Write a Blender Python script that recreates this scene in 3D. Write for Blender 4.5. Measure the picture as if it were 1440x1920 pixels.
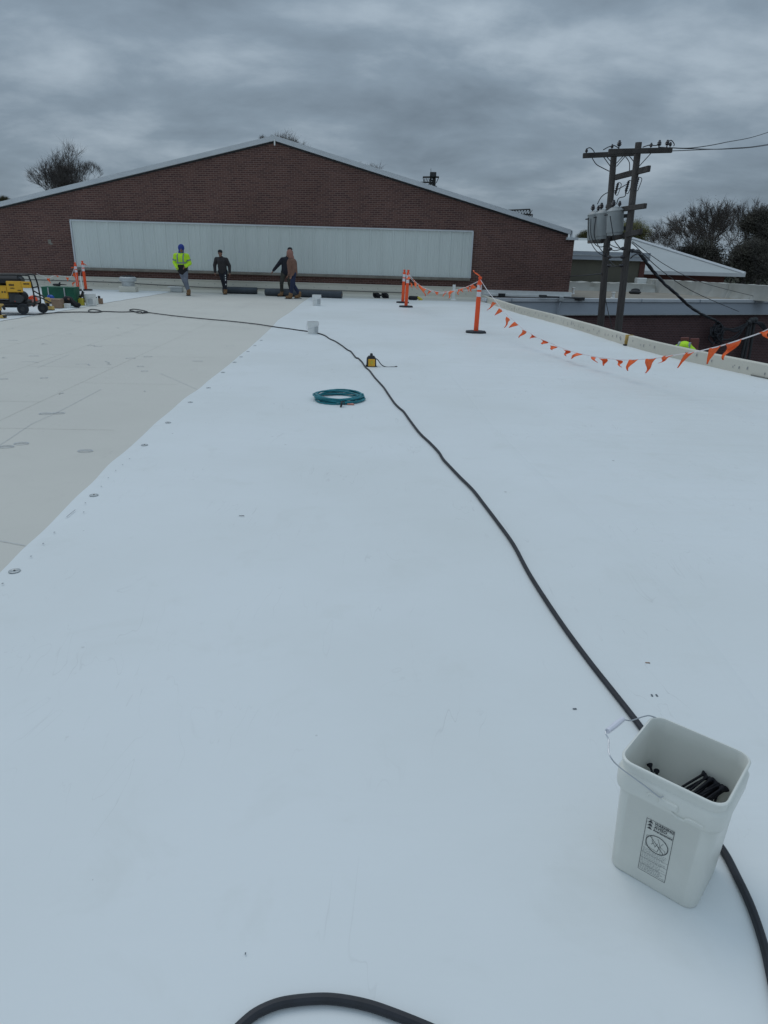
import bpy, math, random
from mathutils import Vector, Matrix, noise as mnoise
R = math.radians
rnd = random.Random(7)
for o in list(bpy.data.objects): bpy.data.objects.remove(o)
scene = bpy.context.scene
col = scene.collection

# ------------------------------------------------------------------ camera
F = 1290.0; CH = 1.65; YH = 476.0; ROLL = R(1.6)
PITCH = math.atan((960-YH)/F)
fw = Vector((0, math.cos(PITCH), -math.sin(PITCH)))
r0 = Vector((1, 0, 0)); u0 = r0.cross(fw)
rr = r0*math.cos(ROLL)+u0*math.sin(ROLL); uu = -r0*math.sin(ROLL)+u0*math.cos(ROLL)
cam_d = bpy.data.cameras.new('camera'); cam = bpy.data.objects.new('camera', cam_d); col.objects.link(cam)
m3 = Matrix((rr, uu, -fw)).transposed()
cam.matrix_world = Matrix.Translation((0, 0, CH)) @ m3.to_4x4()
cam_d.sensor_fit = 'VERTICAL'; cam_d.sensor_height = 24.0; cam_d.lens = 24.0*F/1920
cam_d.clip_start = 0.05; cam_d.clip_end = 4000
scene.camera = cam
scene.render.resolution_x = 768; scene.render.resolution_y = 1024

# ------------------------------------------------------------------ world: overcast sky
w = bpy.data.worlds.new('World'); scene.world = w; w.use_nodes = True
nt = w.node_tree; nt.nodes.clear()
def N(nt, t, **k):
    n = nt.nodes.new(t)
    for a, b in k.items(): setattr(n, a, b)
    return n
def math_n(nt, op, a, b=None):
    n = N(nt, 'ShaderNodeMath', operation=op)
    for i, v in enumerate((a, b)):
        if v is None: continue
        if isinstance(v, (int, float)): n.inputs[i].default_value = v
        else: nt.links.new(v, n.inputs[i])
    return n.outputs[0]
SUN_EL, SUN_AZ = R(58), R(-35)
tc = N(nt, 'ShaderNodeTexCoord'); sp = N(nt, 'ShaderNodeSeparateXYZ'); nt.links.new(tc.outputs['Generated'], sp.inputs[0])
zc = math_n(nt, 'MAXIMUM', sp.outputs[2], 0.0)
zz = math_n(nt, 'ADD', zc, 0.27)
cx = math_n(nt, 'DIVIDE', sp.outputs[0], zz); cy = math_n(nt, 'DIVIDE', sp.outputs[1], zz)
cb = N(nt, 'ShaderNodeCombineXYZ'); nt.links.new(cx, cb.inputs[0]); nt.links.new(cy, cb.inputs[1])
mp = N(nt, 'ShaderNodeMapping'); mp.inputs['Scale'].default_value = (1.75, 2.2, 1); mp.inputs['Location'].default_value = (3.1, 1.7, 0)
mp.inputs['Rotation'].default_value = (0, 0, R(-12))
nt.links.new(cb.outputs[0], mp.inputs[0])
n1 = N(nt, 'ShaderNodeTexNoise'); n1.inputs['Scale'].default_value = 1.0; n1.inputs['Detail'].default_value = 10
n1.inputs['Roughness'].default_value = 0.55; n1.inputs['Distortion'].default_value = 0.15
nt.links.new(mp.outputs[0], n1.inputs['Vector'])
rp = N(nt, 'ShaderNodeValToRGB'); e = rp.color_ramp.elements
e[0].position = 0.33; e[0].color = (0.160, 0.208, 0.258, 1)
e[1].position = 0.66; e[1].color = (0.350, 0.425, 0.495, 1)
m_ = e.new(0.5); m_.color = (0.222, 0.286, 0.350, 1)
nt.links.new(n1.outputs[0], rp.inputs[0])
# an overcast sky is brighter overhead than at the horizon
g1 = math_n(nt, 'POWER', zc, 1.3); g2 = math_n(nt, 'MULTIPLY', g1, 1.35); g3 = math_n(nt, 'ADD', g2, 0.90)
sc = N(nt, 'ShaderNodeVectorMath', operation='SCALE'); nt.links.new(rp.outputs[0], sc.inputs[0]); nt.links.new(g3, sc.inputs['Scale'])
sky = N(nt, 'ShaderNodeTexSky', sky_type='NISHITA'); sky.sun_disc = False; sky.sun_elevation = SUN_EL; sky.sun_rotation = SUN_AZ
sks = N(nt, 'ShaderNodeVectorMath', operation='SCALE'); sks.inputs['Scale'].default_value = 0.06; nt.links.new(sky.outputs[0], sks.inputs[0])
mx = N(nt, 'ShaderNodeMix', data_type='RGBA'); mx.inputs[0].default_value = 0.95
nt.links.new(sks.outputs[0], mx.inputs[6]); nt.links.new(sc.outputs[0], mx.inputs[7])
bg = N(nt, 'ShaderNodeBackground'); bg.inputs[1].default_value = 1.0; nt.links.new(mx.outputs[2], bg.inputs[0])
wo = N(nt, 'ShaderNodeOutputWorld'); nt.links.new(bg.outputs[0], wo.inputs[0])
sd = bpy.data.lights.new('sun', 'SUN'); sd.energy = 0.5; sd.angle = R(35); sd.color = (1.0, 0.97, 0.93)
so = bpy.data.objects.new('sun', sd); col.objects.link(so)
dsun = Vector((math.sin(SUN_AZ)*math.cos(SUN_EL), math.cos(SUN_AZ)*math.cos(SUN_EL), math.sin(SUN_EL)))
so.rotation_euler = dsun.to_track_quat('Z', 'Y').to_euler(); so.location = (0, 0, 30)
vs = scene.view_settings; vs.view_transform = 'Standard'; vs.look = 'None'; vs.exposure = 0.0; vs.gamma = 1

# ------------------------------------------------------------------ helpers
def ray(x, y): return fw + rr*((x-720)/F) + uu*((960-y)/F)
CO = Vector((0, 0, CH))
def G(x, y, z=0.0):
    d = ray(x, y); return CO + d*((z-CH)/d.z)
def PY(x, y, Y):
    d = ray(x, y); return CO + d*(Y/d.y)
def PL(x, y, a, b):            # point on the upright plane through plan points a, b
    d = ray(x, y); n = Vector((b[1]-a[1], -(b[0]-a[0]), 0)); t = (Vector((a[0], a[1], 0))-CO).dot(n)/d.dot(n)
    return CO + d*t

def catmull(P, k=6):
    P = [Vector(p) for p in P]; out = []
    for i in range(len(P)-1):
        p0 = P[max(i-1, 0)]; p1 = P[i]; p2 = P[i+1]; p3 = P[min(i+2, len(P)-1)]
        for j in range(k):
            t = j/k
            out.append(0.5*((2*p1)+(p2-p0)*t+(2*p0-5*p1+4*p2-p3)*t*t+(3*p1-p0-3*p2+p3)*t**3))
    out.append(P[-1]); return out

class MB:
    def __init__(s): s.v = []; s.f = []; s.m = []; s.sm = []; s.M = Matrix.Identity(4); s.mi = 0
    def add(s, vs, fs, smooth=False):
        b = len(s.v); M = s.M
        s.v += [M @ Vector(p) for p in vs]
        for f in fs: s.f.append([i+b for i in f]); s.m.append(s.mi); s.sm.append(smooth)
    def box(s, c, d, bev=0.0, rot=None):
        hx, hy, hz = d[0]/2, d[1]/2, d[2]/2; b = min(bev, hx*.9, hy*.9, hz*.9)
        T = Matrix.Translation(c) @ (rot.to_4x4() if rot else Matrix.Identity(4))
        old = s.M; s.M = old @ T
        if b <= 0:
            v = [(x*hx, y*hy, z*hz) for x in (-1, 1) for y in (-1, 1) for z in (-1, 1)]
            s.add(v, [(0, 1, 3, 2), (4, 6, 7, 5), (0, 4, 5, 1), (2, 3, 7, 6), (0, 2, 6, 4), (1, 5, 7, 3)])
        else:
            v = []; idx = {}
            for x in (-1, 1):
                for y in (-1, 1):
                    for z in (-1, 1):
                        for a in range(3):
                            p = [x*(hx-b), y*(hy-b), z*(hz-b)]; p[a] = (x*hx, y*hy, z*hz)[a]
                            idx[(x, y, z, a)] = len(v); v.append(p)
            fs = []
            for a in range(3):
                o = [i for i in range(3) if i != a]
                for sg in (-1, 1):
                    q = []
                    for (p1, p2) in ((-1, -1), (1, -1), (1, 1), (-1, 1)):
                        k = [0, 0, 0]; k[a] = sg; k[o[0]] = p1; k[o[1]] = p2; q.append(idx[(*k, a)])
                    if (sg > 0) == (a == 1): q = q[::-1]
                    fs.append(q)
            for a in range(3):      # edges running along a
                o = [i for i in range(3) if i != a]
                for p1 in (-1, 1):
                    for p2 in (-1, 1):
                        k1 = [0]*3; k1[a] = -1; k1[o[0]] = p1; k1[o[1]] = p2; k2 = list(k1); k2[a] = 1
                        fs.append([idx[(*k1, o[0])], idx[(*k2, o[0])], idx[(*k2, o[1])], idx[(*k1, o[1])]])
            for x in (-1, 1):
                for y in (-1, 1):
                    for z in (-1, 1): fs.append([idx[(x, y, z, a)] for a in range(3)])
            s.add(v, fs)
        s.M = old
    def tube(s, P, r, n=8, cap=True, smooth=True, flat=1.0):
        P = [Vector(p) for p in P]; rs = r if isinstance(r, (list, tuple)) else [r]*len(P)
        v = []; f = []; up = None
        for i, p in enumerate(P):
            t = (P[min(i+1, len(P)-1)]-P[max(i-1, 0)])
            if t.length < 1e-9: t = Vector((0, 0, 1))
            t.normalize()
            if up is None: up = Vector((0, 0, 1)) if abs(t.z) < .9 else Vector((0, 1, 0))
            a = t.cross(up)
            if a.length < 1e-6: a = t.cross(Vector((1, 0, 0)))
            a.normalize(); b = a.cross(t).normalized(); up = b
            for k in range(n):
                w_ = 2*math.pi*k/n; v.append(p + (a*math.cos(w_)+b*math.sin(w_)*flat)*rs[i])
        for i in range(len(P)-1):
            for k in range(n):
                k2 = (k+1) % n; f.append((i*n+k, i*n+k2, (i+1)*n+k2, (i+1)*n+k))
        s.add(v, f, smooth)
        if cap:
            s.add([v[k] for k in range(n)], [list(range(n))[::-1]]); L = (len(P)-1)*n
            s.add([v[L+k] for k in range(n)], [list(range(n))])
    def lathe(s, prof, n=24, smooth=True):     # prof: (r, z)
        v = []; f = []
        for (r, z) in prof:
            for k in range(n): a = 2*math.pi*k/n; v.append((r*math.cos(a), r*math.sin(a), z))
        for i in range(len(prof)-1):
            for k in range(n):
                k2 = (k+1) % n; f.append((i*n+k, i*n+k2, (i+1)*n+k2, (i+1)*n+k))
        s.add(v, f, smooth)
    def loft(s, rings, smooth=True, cap0=True, cap1=True):
        n = len(rings[0]); v = [p for r_ in rings for p in r_]; f = []
        for i in range(len(rings)-1):
            for k in range(n):
                k2 = (k+1) % n; f.append((i*n+k, i*n+k2, (i+1)*n+k2, (i+1)*n+k))
        s.add(v, f, smooth)
        if cap0: s.add(rings[0], [list(range(n))[::-1]])
        if cap1: s.add(rings[-1], [list(range(n))])
    def ell(s, c, r, n=14, m=9, rot=None):
        old = s.M; s.M = old @ Matrix.Translation(c) @ (rot.to_4x4() if rot else Matrix.Identity(4))
        rings = []
        for i in range(m+1):
            t = math.pi*(i+.001)/(m+.002)
            rings.append([(r[0]*math.sin(t)*math.cos(2*math.pi*k/n), r[1]*math.sin(t)*math.sin(2*math.pi*k/n), -r[2]*math.cos(t)) for k in range(n)])
        s.loft(rings); s.M = old
    def cap(s, a, b, ra, rb, n=14, fl=1.0):     # tapered capsule
        a = Vector(a); b = Vector(b); t = (b-a)
        L = t.length; t = t/L if L > 1e-6 else Vector((0, 0, 1))
        P = []; Rr = []
        for i in range(4): th = math.pi/2*(i+.1)/4; P.append(a - t*ra*math.cos(th)); Rr.append(ra*math.sin(th))
        P.append(a); Rr.append(ra); P.append(b); Rr.append(rb)
        for i in range(3, -1, -1): th = math.pi/2*(i+.1)/4; P.append(b + t*rb*math.cos(th)); Rr.append(rb*math.sin(th))
        s.tube(P, Rr, n=n, flat=fl)
    def build(s, name, mats, parent=None, sharp=35, local=False, fix=False):
        me = bpy.data.meshes.new(name)
        off = Vector((0, 0, 0))
        vs = s.v
        if parent is not None and not local: inv = parent.matrix_basis.inverted() if not parent.parent else (parent.parent.matrix_basis @ parent.matrix_basis).inverted(); vs = [inv @ p for p in vs]
        me.from_pydata([tuple(p) for p in vs], [], s.f)
        if not isinstance(mats, (list, tuple)): mats = [mats]
        for m in mats: me.materials.append(m)
        me.polygons.foreach_set('material_index', s.m); me.polygons.foreach_set('use_smooth', s.sm)
        if any(s.sm): me.set_sharp_from_angle(angle=R(sharp))
        me.update()
        if fix:
            import bmesh
            bm = bmesh.new(); bm.from_mesh(me); bmesh.ops.recalc_face_normals(bm, faces=bm.faces); bm.to_mesh(me); bm.free()
        o = bpy.data.objects.new(name, me); col.objects.link(o)
        if parent is not None: o.parent = parent
        return o

def tag(o, label=None, cat=None, group=None, kind=None):
    if label: o['label'] = label
    if cat: o['category'] = cat
    if group: o['group'] = group
    if kind: o['kind'] = kind
    return o
def thing(name, loc, label, cat, group=None, rz=0):
    o = bpy.data.objects.new(name, None); col.objects.link(o); o.empty_display_size = .1
    o.location = loc; o.rotation_euler = (0, 0, rz)
    o.matrix_basis = Matrix.Translation(loc) @ Matrix.Rotation(rz, 4, 'Z')
    return tag(o, label, cat, group)
def copy_tree(o, parent=None):
    c = o.copy(); col.objects.link(c)
    if parent is not None: c.parent = parent
    for ch in o.children:
        if not ch.name.startswith('lower_trunk'): copy_tree(ch, c)
    return c

# ------------------------------------------------------------------ materials
def mat(name, rgb, rough=.6, var=.12, scale=6.0, metal=0.0, bump=0.0, bscale=40.0, spec=.5, c2=None, aniso=None, coords='Object', detail=5):
    m = bpy.data.materials.new(name); m.use_nodes = True; t = m.node_tree; b = t.nodes['Principled BSDF']
    b.inputs['Roughness'].default_value = rough; b.inputs['Metallic'].default_value = metal
    b.inputs['Specular IOR Level'].default_value = spec
    tc = N(t, 'ShaderNodeTexCoord'); vec = tc.outputs[coords]
    if aniso:
        mp = N(t, 'ShaderNodeMapping'); mp.inputs['Scale'].default_value = aniso; t.links.new(vec, mp.inputs[0]); vec = mp.outputs[0]
    n = N(t, 'ShaderNodeTexNoise'); n.inputs['Scale'].default_value = scale; n.inputs['Detail'].default_value = detail; n.inputs['Roughness'].default_value = .6
    t.links.new(vec, n.inputs['Vector'])
    r_ = N(t, 'ShaderNodeValToRGB'); e = r_.color_ramp.elements
    lo = c2 if c2 else tuple(c*(1-var) for c in rgb); hi = rgb if c2 else tuple(min(1, c*(1+var)) for c in rgb)
    e[0].position = .32; e[0].color = (*lo, 1); e[1].position = .68; e[1].color = (*hi, 1)
    t.links.new(n.outputs[0], r_.inputs[0]); t.links.new(r_.outputs[0], b.inputs['Base Color'])
    if bump:
        n2 = N(t, 'ShaderNodeTexNoise'); n2.inputs['Scale'].default_value = bscale; n2.inputs['Detail'].default_value = 6
        t.links.new(vec, n2.inputs['Vector'])
        bp = N(t, 'ShaderNodeBump'); bp.inputs['Strength'].default_value = bump; bp.inputs['Distance'].default_value = .01
        t.links.new(n2.outputs[0], bp.inputs['Height']); t.links.new(bp.outputs[0], b.inputs['Normal'])
    return m
def brick_mat(name, c1, c2, mortar, msize=.007, rot=False):
    m = bpy.data.materials.new(name); m.use_nodes = True; t = m.node_tree; b = t.nodes['Principled BSDF']
    b.inputs['Roughness'].default_value = .9; b.inputs['Specular IOR Level'].default_value = .2
    tc = N(t, 'ShaderNodeTexCoord'); s_ = N(t, 'ShaderNodeSeparateXYZ'); t.links.new(tc.outputs['Object'], s_.inputs[0])
    xy = math_n(t, 'ADD', s_.outputs[0], s_.outputs[1])
    cb = N(t, 'ShaderNodeCombineXYZ'); t.links.new(xy, cb.inputs[0]); t.links.new(s_.outputs[2], cb.inputs[1])
    br = N(t, 'ShaderNodeTexBrick'); br.inputs['Scale'].default_value = 1
    br.inputs['Brick Width'].default_value = .21; br.inputs['Row Height'].default_value = .072
    br.inputs['Mortar Size'].default_value = msize; br.inputs['Mortar Smooth'].default_value = .3; br.inputs['Bias'].default_value = -.2
    br.inputs['Color1'].default_value = (*c1, 1); br.inputs['Color2'].default_value = (*c2, 1); br.inputs['Mortar'].default_value = (*mortar, 1)
    t.links.new(cb.outputs[0], br.inputs['Vector'])
    n = N(t, 'ShaderNodeTexNoise'); n.inputs['Scale'].default_value = .55; n.inputs['Detail'].default_value = 8; n.inputs['Roughness'].default_value = .65
    t.links.new(tc.outputs['Object'], n.inputs['Vector'])
    mr = N(t, 'ShaderNodeMapRange'); mr.inputs['From Min'].default_value = .3; mr.inputs['From Max'].default_value = .7
    mr.inputs['To Min'].default_value = .84; mr.inputs['To Max'].default_value = 1.14; t.links.new(n.outputs[0], mr.inputs[0])
    vm = N(t, 'ShaderNodeVectorMath', operation='SCALE'); t.links.new(br.outputs[0], vm.inputs[0]); t.links.new(mr.outputs[0], vm.inputs['Scale'])
    t.links.new(vm.outputs[0], b.inputs['Base Color'])
    bp = N(t, 'ShaderNodeBump'); bp.inputs['Strength'].default_value = .5; bp.inputs['Distance'].default_value = .006; bp.invert = True
    t.links.new(br.outputs['Fac'], bp.inputs['Height']); t.links.new(bp.outputs[0], b.inputs['Normal'])
    return m
def sheet_mat(name, base, dirt, speck, rough=.45, big=.35, dens=.012, ripple=0.25, streak=None):
    """roofing sheet: big soft soiling, scuffs, scattered specks, faint ripples"""
    m = bpy.data.materials.new(name); m.use_nodes = True; t = m.node_tree; b = t.nodes['Principled BSDF']
    b.inputs['Roughness'].default_value = rough; b.inputs['Specular IOR Level'].default_value = .12
    tc = N(t, 'ShaderNodeTexCoord'); P = tc.outputs['Object']
    def noise(sc, det=5, ro=.6, scale=None, dist=0):
        n = N(t, 'ShaderNodeTexNoise'); n.inputs['Scale'].default_value = sc; n.inputs['Detail'].default_value = det
        n.inputs['Roughness'].default_value = ro; n.inputs['Distortion'].default_value = dist
        v = P
        if scale:
            q = N(t, 'ShaderNodeMapping'); q.inputs['Scale'].default_value = scale; t.links.new(P, q.inputs[0]); v = q.outputs[0]
        t.links.new(v, n.inputs['Vector']); return n.outputs[0]
    def rng(v, a, b_, c, d):
        q = N(t, 'ShaderNodeMapRange'); q.inputs['From Min'].default_value = a; q.inputs['From Max'].default_value = b_
        q.inputs['To Min'].default_value = c; q.inputs['To Max'].default_value = d; t.links.new(v, q.inputs[0]); return q.outputs[0]
    def mix(f, a, b_):
        q = N(t, 'ShaderNodeMix', data_type='RGBA')
        t.links.new(f, q.inputs[0])
        for i, x in ((6, a), (7, b_)):
            if isinstance(x, tuple): q.inputs[i].default_value = (*x, 1)
            else: t.links.new(x, q.inputs[i])
        return q.outputs[2]
    c = mix(rng(noise(big, 6, .55), .42, .72, 0, .75), base, dirt)
    c = mix(rng(noise(2.3, 7, .62, dist=.6), .56, .76, 0, .55), c, dirt)
    sc1 = noise(5.0, 3, .5, (1, .22, 1), 1.2)     # long scuffs
    d1 = math_n(t, 'ABSOLUTE', math_n(t, 'SUBTRACT', sc1, .5)); msk = rng(noise(1.3, 3), .50, .64, 0, 1)
    c = mix(math_n(t, 'MULTIPLY', rng(d1, .0, .006, .24, 0), msk), c, speck)
    vo = N(t, 'ShaderNodeTexVoronoi'); vo.inputs['Scale'].default_value = 5.5; vo.inputs['Randomness'].default_value = 1; t.links.new(P, vo.inputs['Vector'])
    sp_ = N(t, 'ShaderNodeSeparateColor'); t.links.new(vo.outputs['Color'], sp_.inputs[0])
    rad = rng(sp_.outputs[0], .55, 1, 0, dens*5.5)
    dot = math_n(t, 'LESS_THAN', vo.outputs['Distance'], rad)
    c = mix(math_n(t, 'MULTIPLY', dot, rng(sp_.outputs[1], 0, 1, .1, .8)), c, speck)
    t.links.new(c, b.inputs['Base Color'])
    nb = noise(1.6, 4, .5, (.35, 1.6, 1)); nf = noise(160, 2, .5)
    hh = math_n(t, 'ADD', math_n(t, 'MULTIPLY', nb, 1.0), math_n(t, 'MULTIPLY', nf, .012))
    if streak:      # close parallel ripples across the looser sheet on the right
        sx_ = N(t, 'ShaderNodeSeparateXYZ'); t.links.new(P, sx_.inputs[0])
        fine = noise(1.0, 3, .5, (.30, 6.5, 1)); mk = rng(sx_.outputs[0], .6, 1.9, 0, 1); mk2 = rng(noise(.5, 2), .38, .6, .25, 1)
        hh = math_n(t, 'ADD', hh, math_n(t, 'MULTIPLY', math_n(t, 'MULTIPLY', fine, 1.5), math_n(t, 'MULTIPLY', mk, mk2)))
    bp = N(t, 'ShaderNodeBump'); bp.inputs['Strength'].default_value = ripple; bp.inputs['Distance'].default_value = .05
    t.links.new(hh, bp.inputs['Height']); t.links.new(bp.outputs[0], b.inputs['Normal'])
    return m

M = {}
M['tpo'] = sheet_mat('white_membrane', (.775, .80, .80), (.69, .71, .69), (.34, .33, .32), streak=True)
M['board'] = sheet_mat('tan_cover_board', (.635, .615, .56), (.58, .56, .51), (.42, .40, .38), rough=.85, dens=.006, ripple=.12)
M['board2'] = sheet_mat('beige_edge_board', (.68, .645, .56), (.57, .545, .47), (.2, .2, .22), rough=.85, dens=.02, ripple=.2)
M['brick'] = brick_mat('brown_brick', (.140, .074, .062), (.086, .048, .045), (.26, .18, .155), .007)
M['brick_low'] = brick_mat('dark_brick', (.125, .068, .066), (.085, .050, .052), (.20, .15, .145))
M['brick_far'] = brick_mat('red_brick', (.16, .07, .06), (.12, .055, .05), (.14, .08, .07))
M['panel'] = mat('pale_metal_panel', (.635, .675, .645), rough=.5, var=.035, scale=.6, aniso=(3, 3, .4), bump=.05)
M['trim'] = mat('pale_metal_trim', (.60, .62, .64), rough=.45, var=.07, scale=1.5)
M['fascia'] = mat('blue_grey_metal_fascia', (.34, .37, .41), rough=.4, var=.07, scale=.5, aniso=(.5, .5, 3), metal=.0)
M['dark'] = mat('dark_joint_and_shade', (.03, .03, .032), rough=.8)
M['stone'] = mat('stone_sill', (.22, .20, .17), rough=.9, var=.2, scale=3, bump=.3)
M['white'] = mat('white_paint', (.78, .78, .76), rough=.5, var=.05)
M['offwhite'] = mat('offwhite_plastic', (.79, .79, .73), rough=.42, var=.05, scale=5, c2=(.72, .725, .67), bump=.04, bscale=25)
M['grip'] = mat('white_grip', (.75, .74, .80), rough=.4, var=.03)
M['wire'] = mat('galvanised_wire', (.50, .52, .55), rough=.35, metal=.7)
M['galv'] = mat('galvanised_metal', (.50, .52, .52), rough=.5, metal=.3, var=.12, scale=5)
M['rubber'] = mat('black_rubber', (.016, .018, .024), rough=.55, var=.3, scale=12, bump=.1)
M['cable'] = mat('dark_cable', (.022, .024, .030), rough=.5, var=.3, scale=3)
M['black'] = mat('black_plastic', (.012, .012, .014), rough=.45, var=.3)
M['screw'] = mat('black_screw_coating', (.010, .011, .016), rough=.6, var=.2, spec=.2)
M['cloth_black'] = mat('black_cloth', (.018, .017, .020), rough=.95, var=.3, scale=14, bump=.4, bscale=18)
M['yellow'] = mat('yellow_paint', (.78, .42, .03), rough=.4, var=.08)
M['tanyellow'] = mat('dirty_yellow', (.55, .36, .10), rough=.7, var=.25, scale=14)
M['orange'] = mat('orange_plastic', (.90, .095, .018), rough=.45, var=.07, scale=5)
M['flag'] = mat('orange_vinyl', (.98, .135, .015), rough=.5, var=.07, scale=8)
M['band'] = mat('reflective_band', (.75, .70, .72), rough=.3, var=.06)
M['rope'] = mat('white_rope', (.78, .72, .72), rough=.8, var=.06)
M['teal'] = mat('teal_hose', (.015, .20, .24), rough=.4, var=.18, scale=8)
M['brass'] = mat('pinkish_fitting', (.55, .22, .17), rough=.4, metal=.3)
M['wood_pole'] = mat('weathered_pole_wood', (.125, .110, .102), rough=.95, c2=(.075, .066, .062), scale=5, aniso=(4, 4, .35), bump=.6, bscale=10)
M['wood_arm'] = mat('dark_crossarm_wood', (.085, .074, .068), rough=.95, c2=(.045, .04, .038), scale=5, bump=.4)
M['xfmr'] = mat('grey_tank_paint', (.34, .36, .36), rough=.45, var=.08, scale=3)
M['rust'] = mat('rusty_tank_paint', (.30, .30, .28), rough=.7, c2=(.10, .05, .035), scale=6)
M['porc'] = mat('brown_porcelain', (.05, .045, .05), rough=.25, var=.2)
M['steel'] = mat('dark_steel', (.05, .05, .052), rough=.6, var=.2)
M['beige'] = mat('beige_wall', (.155, .145, .110), rough=.9, c2=(.125, .118, .092), scale=.8, aniso=(1, 1, .4))
M['far_roof'] = mat('grey_metal_roof', (.40, .42, .415), rough=.5, var=.05, scale=.4)
M['far_white'] = mat('soiled_white_membrane', (.50, .50, .47), rough=.6, c2=(.40, .39, .34), scale=.7, bump=.4, bscale=1.5)
M['far_bright'] = mat('bright_white_roof', (.70, .71, .69), rough=.5, var=.03)
M['low_roof'] = mat('tan_gravelly_roof', (.30, .27, .22), rough=.9, c2=(.22, .195, .16), scale=.9, bump=.3, bscale=6)
M['roll'] = mat('dark_membrane_roll', (.045, .055, .068), rough=.6, var=.15, scale=2, aniso=(4, 1, 1))
M['green'] = mat('green_box_paint', (.010, .115, .065), rough=.6, var=.2, scale=3)
M['card'] = mat('cardboard', (.30, .20, .14), rough=.9, var=.12, scale=4)
M['blue'] = mat('blue_plastic', (.02, .09, .42), rough=.4, var=.15)
M['fyellow'] = mat('bright_yellow_plastic', (.62, .50, .05), rough=.5, var=.1)
M['red'] = mat('red_plastic', (.60, .06, .04), rough=.5, var=.1)
M['redpanel'] = mat('faded_red_panel', (.22, .075, .065), rough=.8, var=.15)
M['plate'] = mat('galvanised_plate', (.42, .45, .46), rough=.45, metal=.4, var=.15, scale=30)
M['chalk_blue'] = mat('blue_chalk', (.50, .52, .54), rough=1, var=.2, scale=30)
M['chalk_grey'] = mat('pencil_line', (.575, .555, .505), rough=1, var=.15, scale=30)
M['mark'] = mat('grey_screw_mark', (.30, .30, .31), rough=.8, var=.3, scale=20)
M['bark'] = mat('bare_twigs', (.115, .100, .095), rough=1, var=.25, scale=1)
M['bark2'] = mat('dark_twigs', (.10, .085, .078), rough=1, var=.25, scale=1)
M['bud'] = mat('budding_leaves', (.20, .19, .05), rough=.9, c2=(.10, .10, .04), scale=.8)
M['bud2'] = mat('brown_buds', (.17, .13, .085), rough=.9, c2=(.09, .075, .055), scale=.8)
M['evergreen'] = mat('dark_foliage', (.085, .078, .055), rough=.9, c2=(.040, .038, .032), scale=.6)
M['asphalt'] = mat('asphalt', (.06, .06, .062), rough=.9, var=.2, scale=.5)
M['grass'] = mat('far_ground', (.07, .08, .045), rough=1, var=.25, scale=.05)
M['skin'] = mat('skin', (.26, .13, .09), rough=.6, var=.08, scale=12)
M['hivis'] = mat('lime_fabric', (.52, .85, .03), rough=.85, var=.12, scale=9, bump=.5, bscale=14)
M['reflect'] = mat('grey_reflective_tape', (.22, .25, .26), rough=.4, var=.1)
M['jeans_grey'] = mat('faded_jeans', (.20, .22, .27), rough=.9, c2=(.12, .135, .17), scale=9, bump=.4, bscale=14)
M['jeans_blue'] = mat('navy_jeans', (.022, .030, .070), rough=.9, var=.25, scale=9, bump=.4, bscale=14)
M['olive'] = mat('olive_camo_cloth', (.060, .056, .045), rough=.9, c2=(.028, .027, .024), scale=12, bump=.4, bscale=14)
M['dark_jacket'] = mat('charcoal_jacket', (.035, .031, .033), rough=.9, var=.25, scale=9, bump=.5, bscale=12)
M['navy_cloth'] = mat('black_navy_cloth', (.016, .017, .026), rough=.9, var=.25, scale=9, bump=.5, bscale=12)
M['brown_hood'] = mat('brown_hoodie', (.20, .105, .075), rough=.95, var=.15, scale=8, bump=.5, bscale=12)
M['peach_hood'] = mat('faded_orange_hood', (.33, .165, .13), rough=.95, var=.15, scale=8)
M['blue_knit'] = mat('blue_hood', (.025, .05, .26), rough=.9, var=.15, scale=12)
M['boot'] = mat('tan_boot_leather', (.26, .14, .06), rough=.8, c2=(.16, .09, .045), scale=12)
M['sole'] = mat('boot_sole', (.03, .024, .02), rough=.9)
M['ink'] = mat('black_ink', (.03, .035, .045), rough=.6, var=.05)
M['grey_ink'] = mat('grey_ink', (.16, .18, .20), rough=.6, var=.05)

# ------------------------------------------------------------------ ground and our roof
GZ = -4.5
b = MB(); b.box((0, 0, GZ-.5), (3000, 3000, 1.0)); tag(b.build('ground', M['grass']), kind='structure')
b = MB(); b.add([(4, -30, GZ+.004), (60, -30, GZ+.004), (60, 60, GZ+.004), (4, 60, GZ+.004)], [(0, 1, 2, 3)]); tag(b.build('alley', M['asphalt']), kind='structure')

edge_in = [(3.62, 29.3), (3.78, 26.0), (3.99, 22.8), (4.36, 20.2), (4.66, 17.6), (4.82, 15.6), (4.90, 14.4), (5.14, 12.95), (5.48, 11.7), (5.84, 10.55), (6.55, 8.2), (7.4, 5.0), (8.2, 1.0), (8.6, -12)]
ein = catmull([(x, y, 0) for x, y in edge_in], 8)
def right_x(y):
    for a, c in zip(ein, ein[1:]):
        if a.y >= y >= c.y: return a.x+(c.x-a.x)*(a.y-y)/(a.y-c.y+1e-9)
    return ein[0].x if y > ein[0].y else ein[-1].x
# deck prism
b = MB(); n = len(ein)
ring = [(p.x+.13, p.y, 0) for p in ein] + [(-45, -12, 0), (-45, 29.3, 0)]
b.add(ring, [list(range(len(ring)))[::-1]])
b.mi = 1
low = [(x, y, GZ) for x, y, z in ring]; L = len(ring)
for i in range(L): j = (i+1) % L; b.add([ring[i], ring[j], low[j], low[i]], [(0, 1, 2, 3)])
deck = tag(b.build('roof_deck', [M['board'], M['brick_low']], fix=True), kind='structure')

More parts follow.
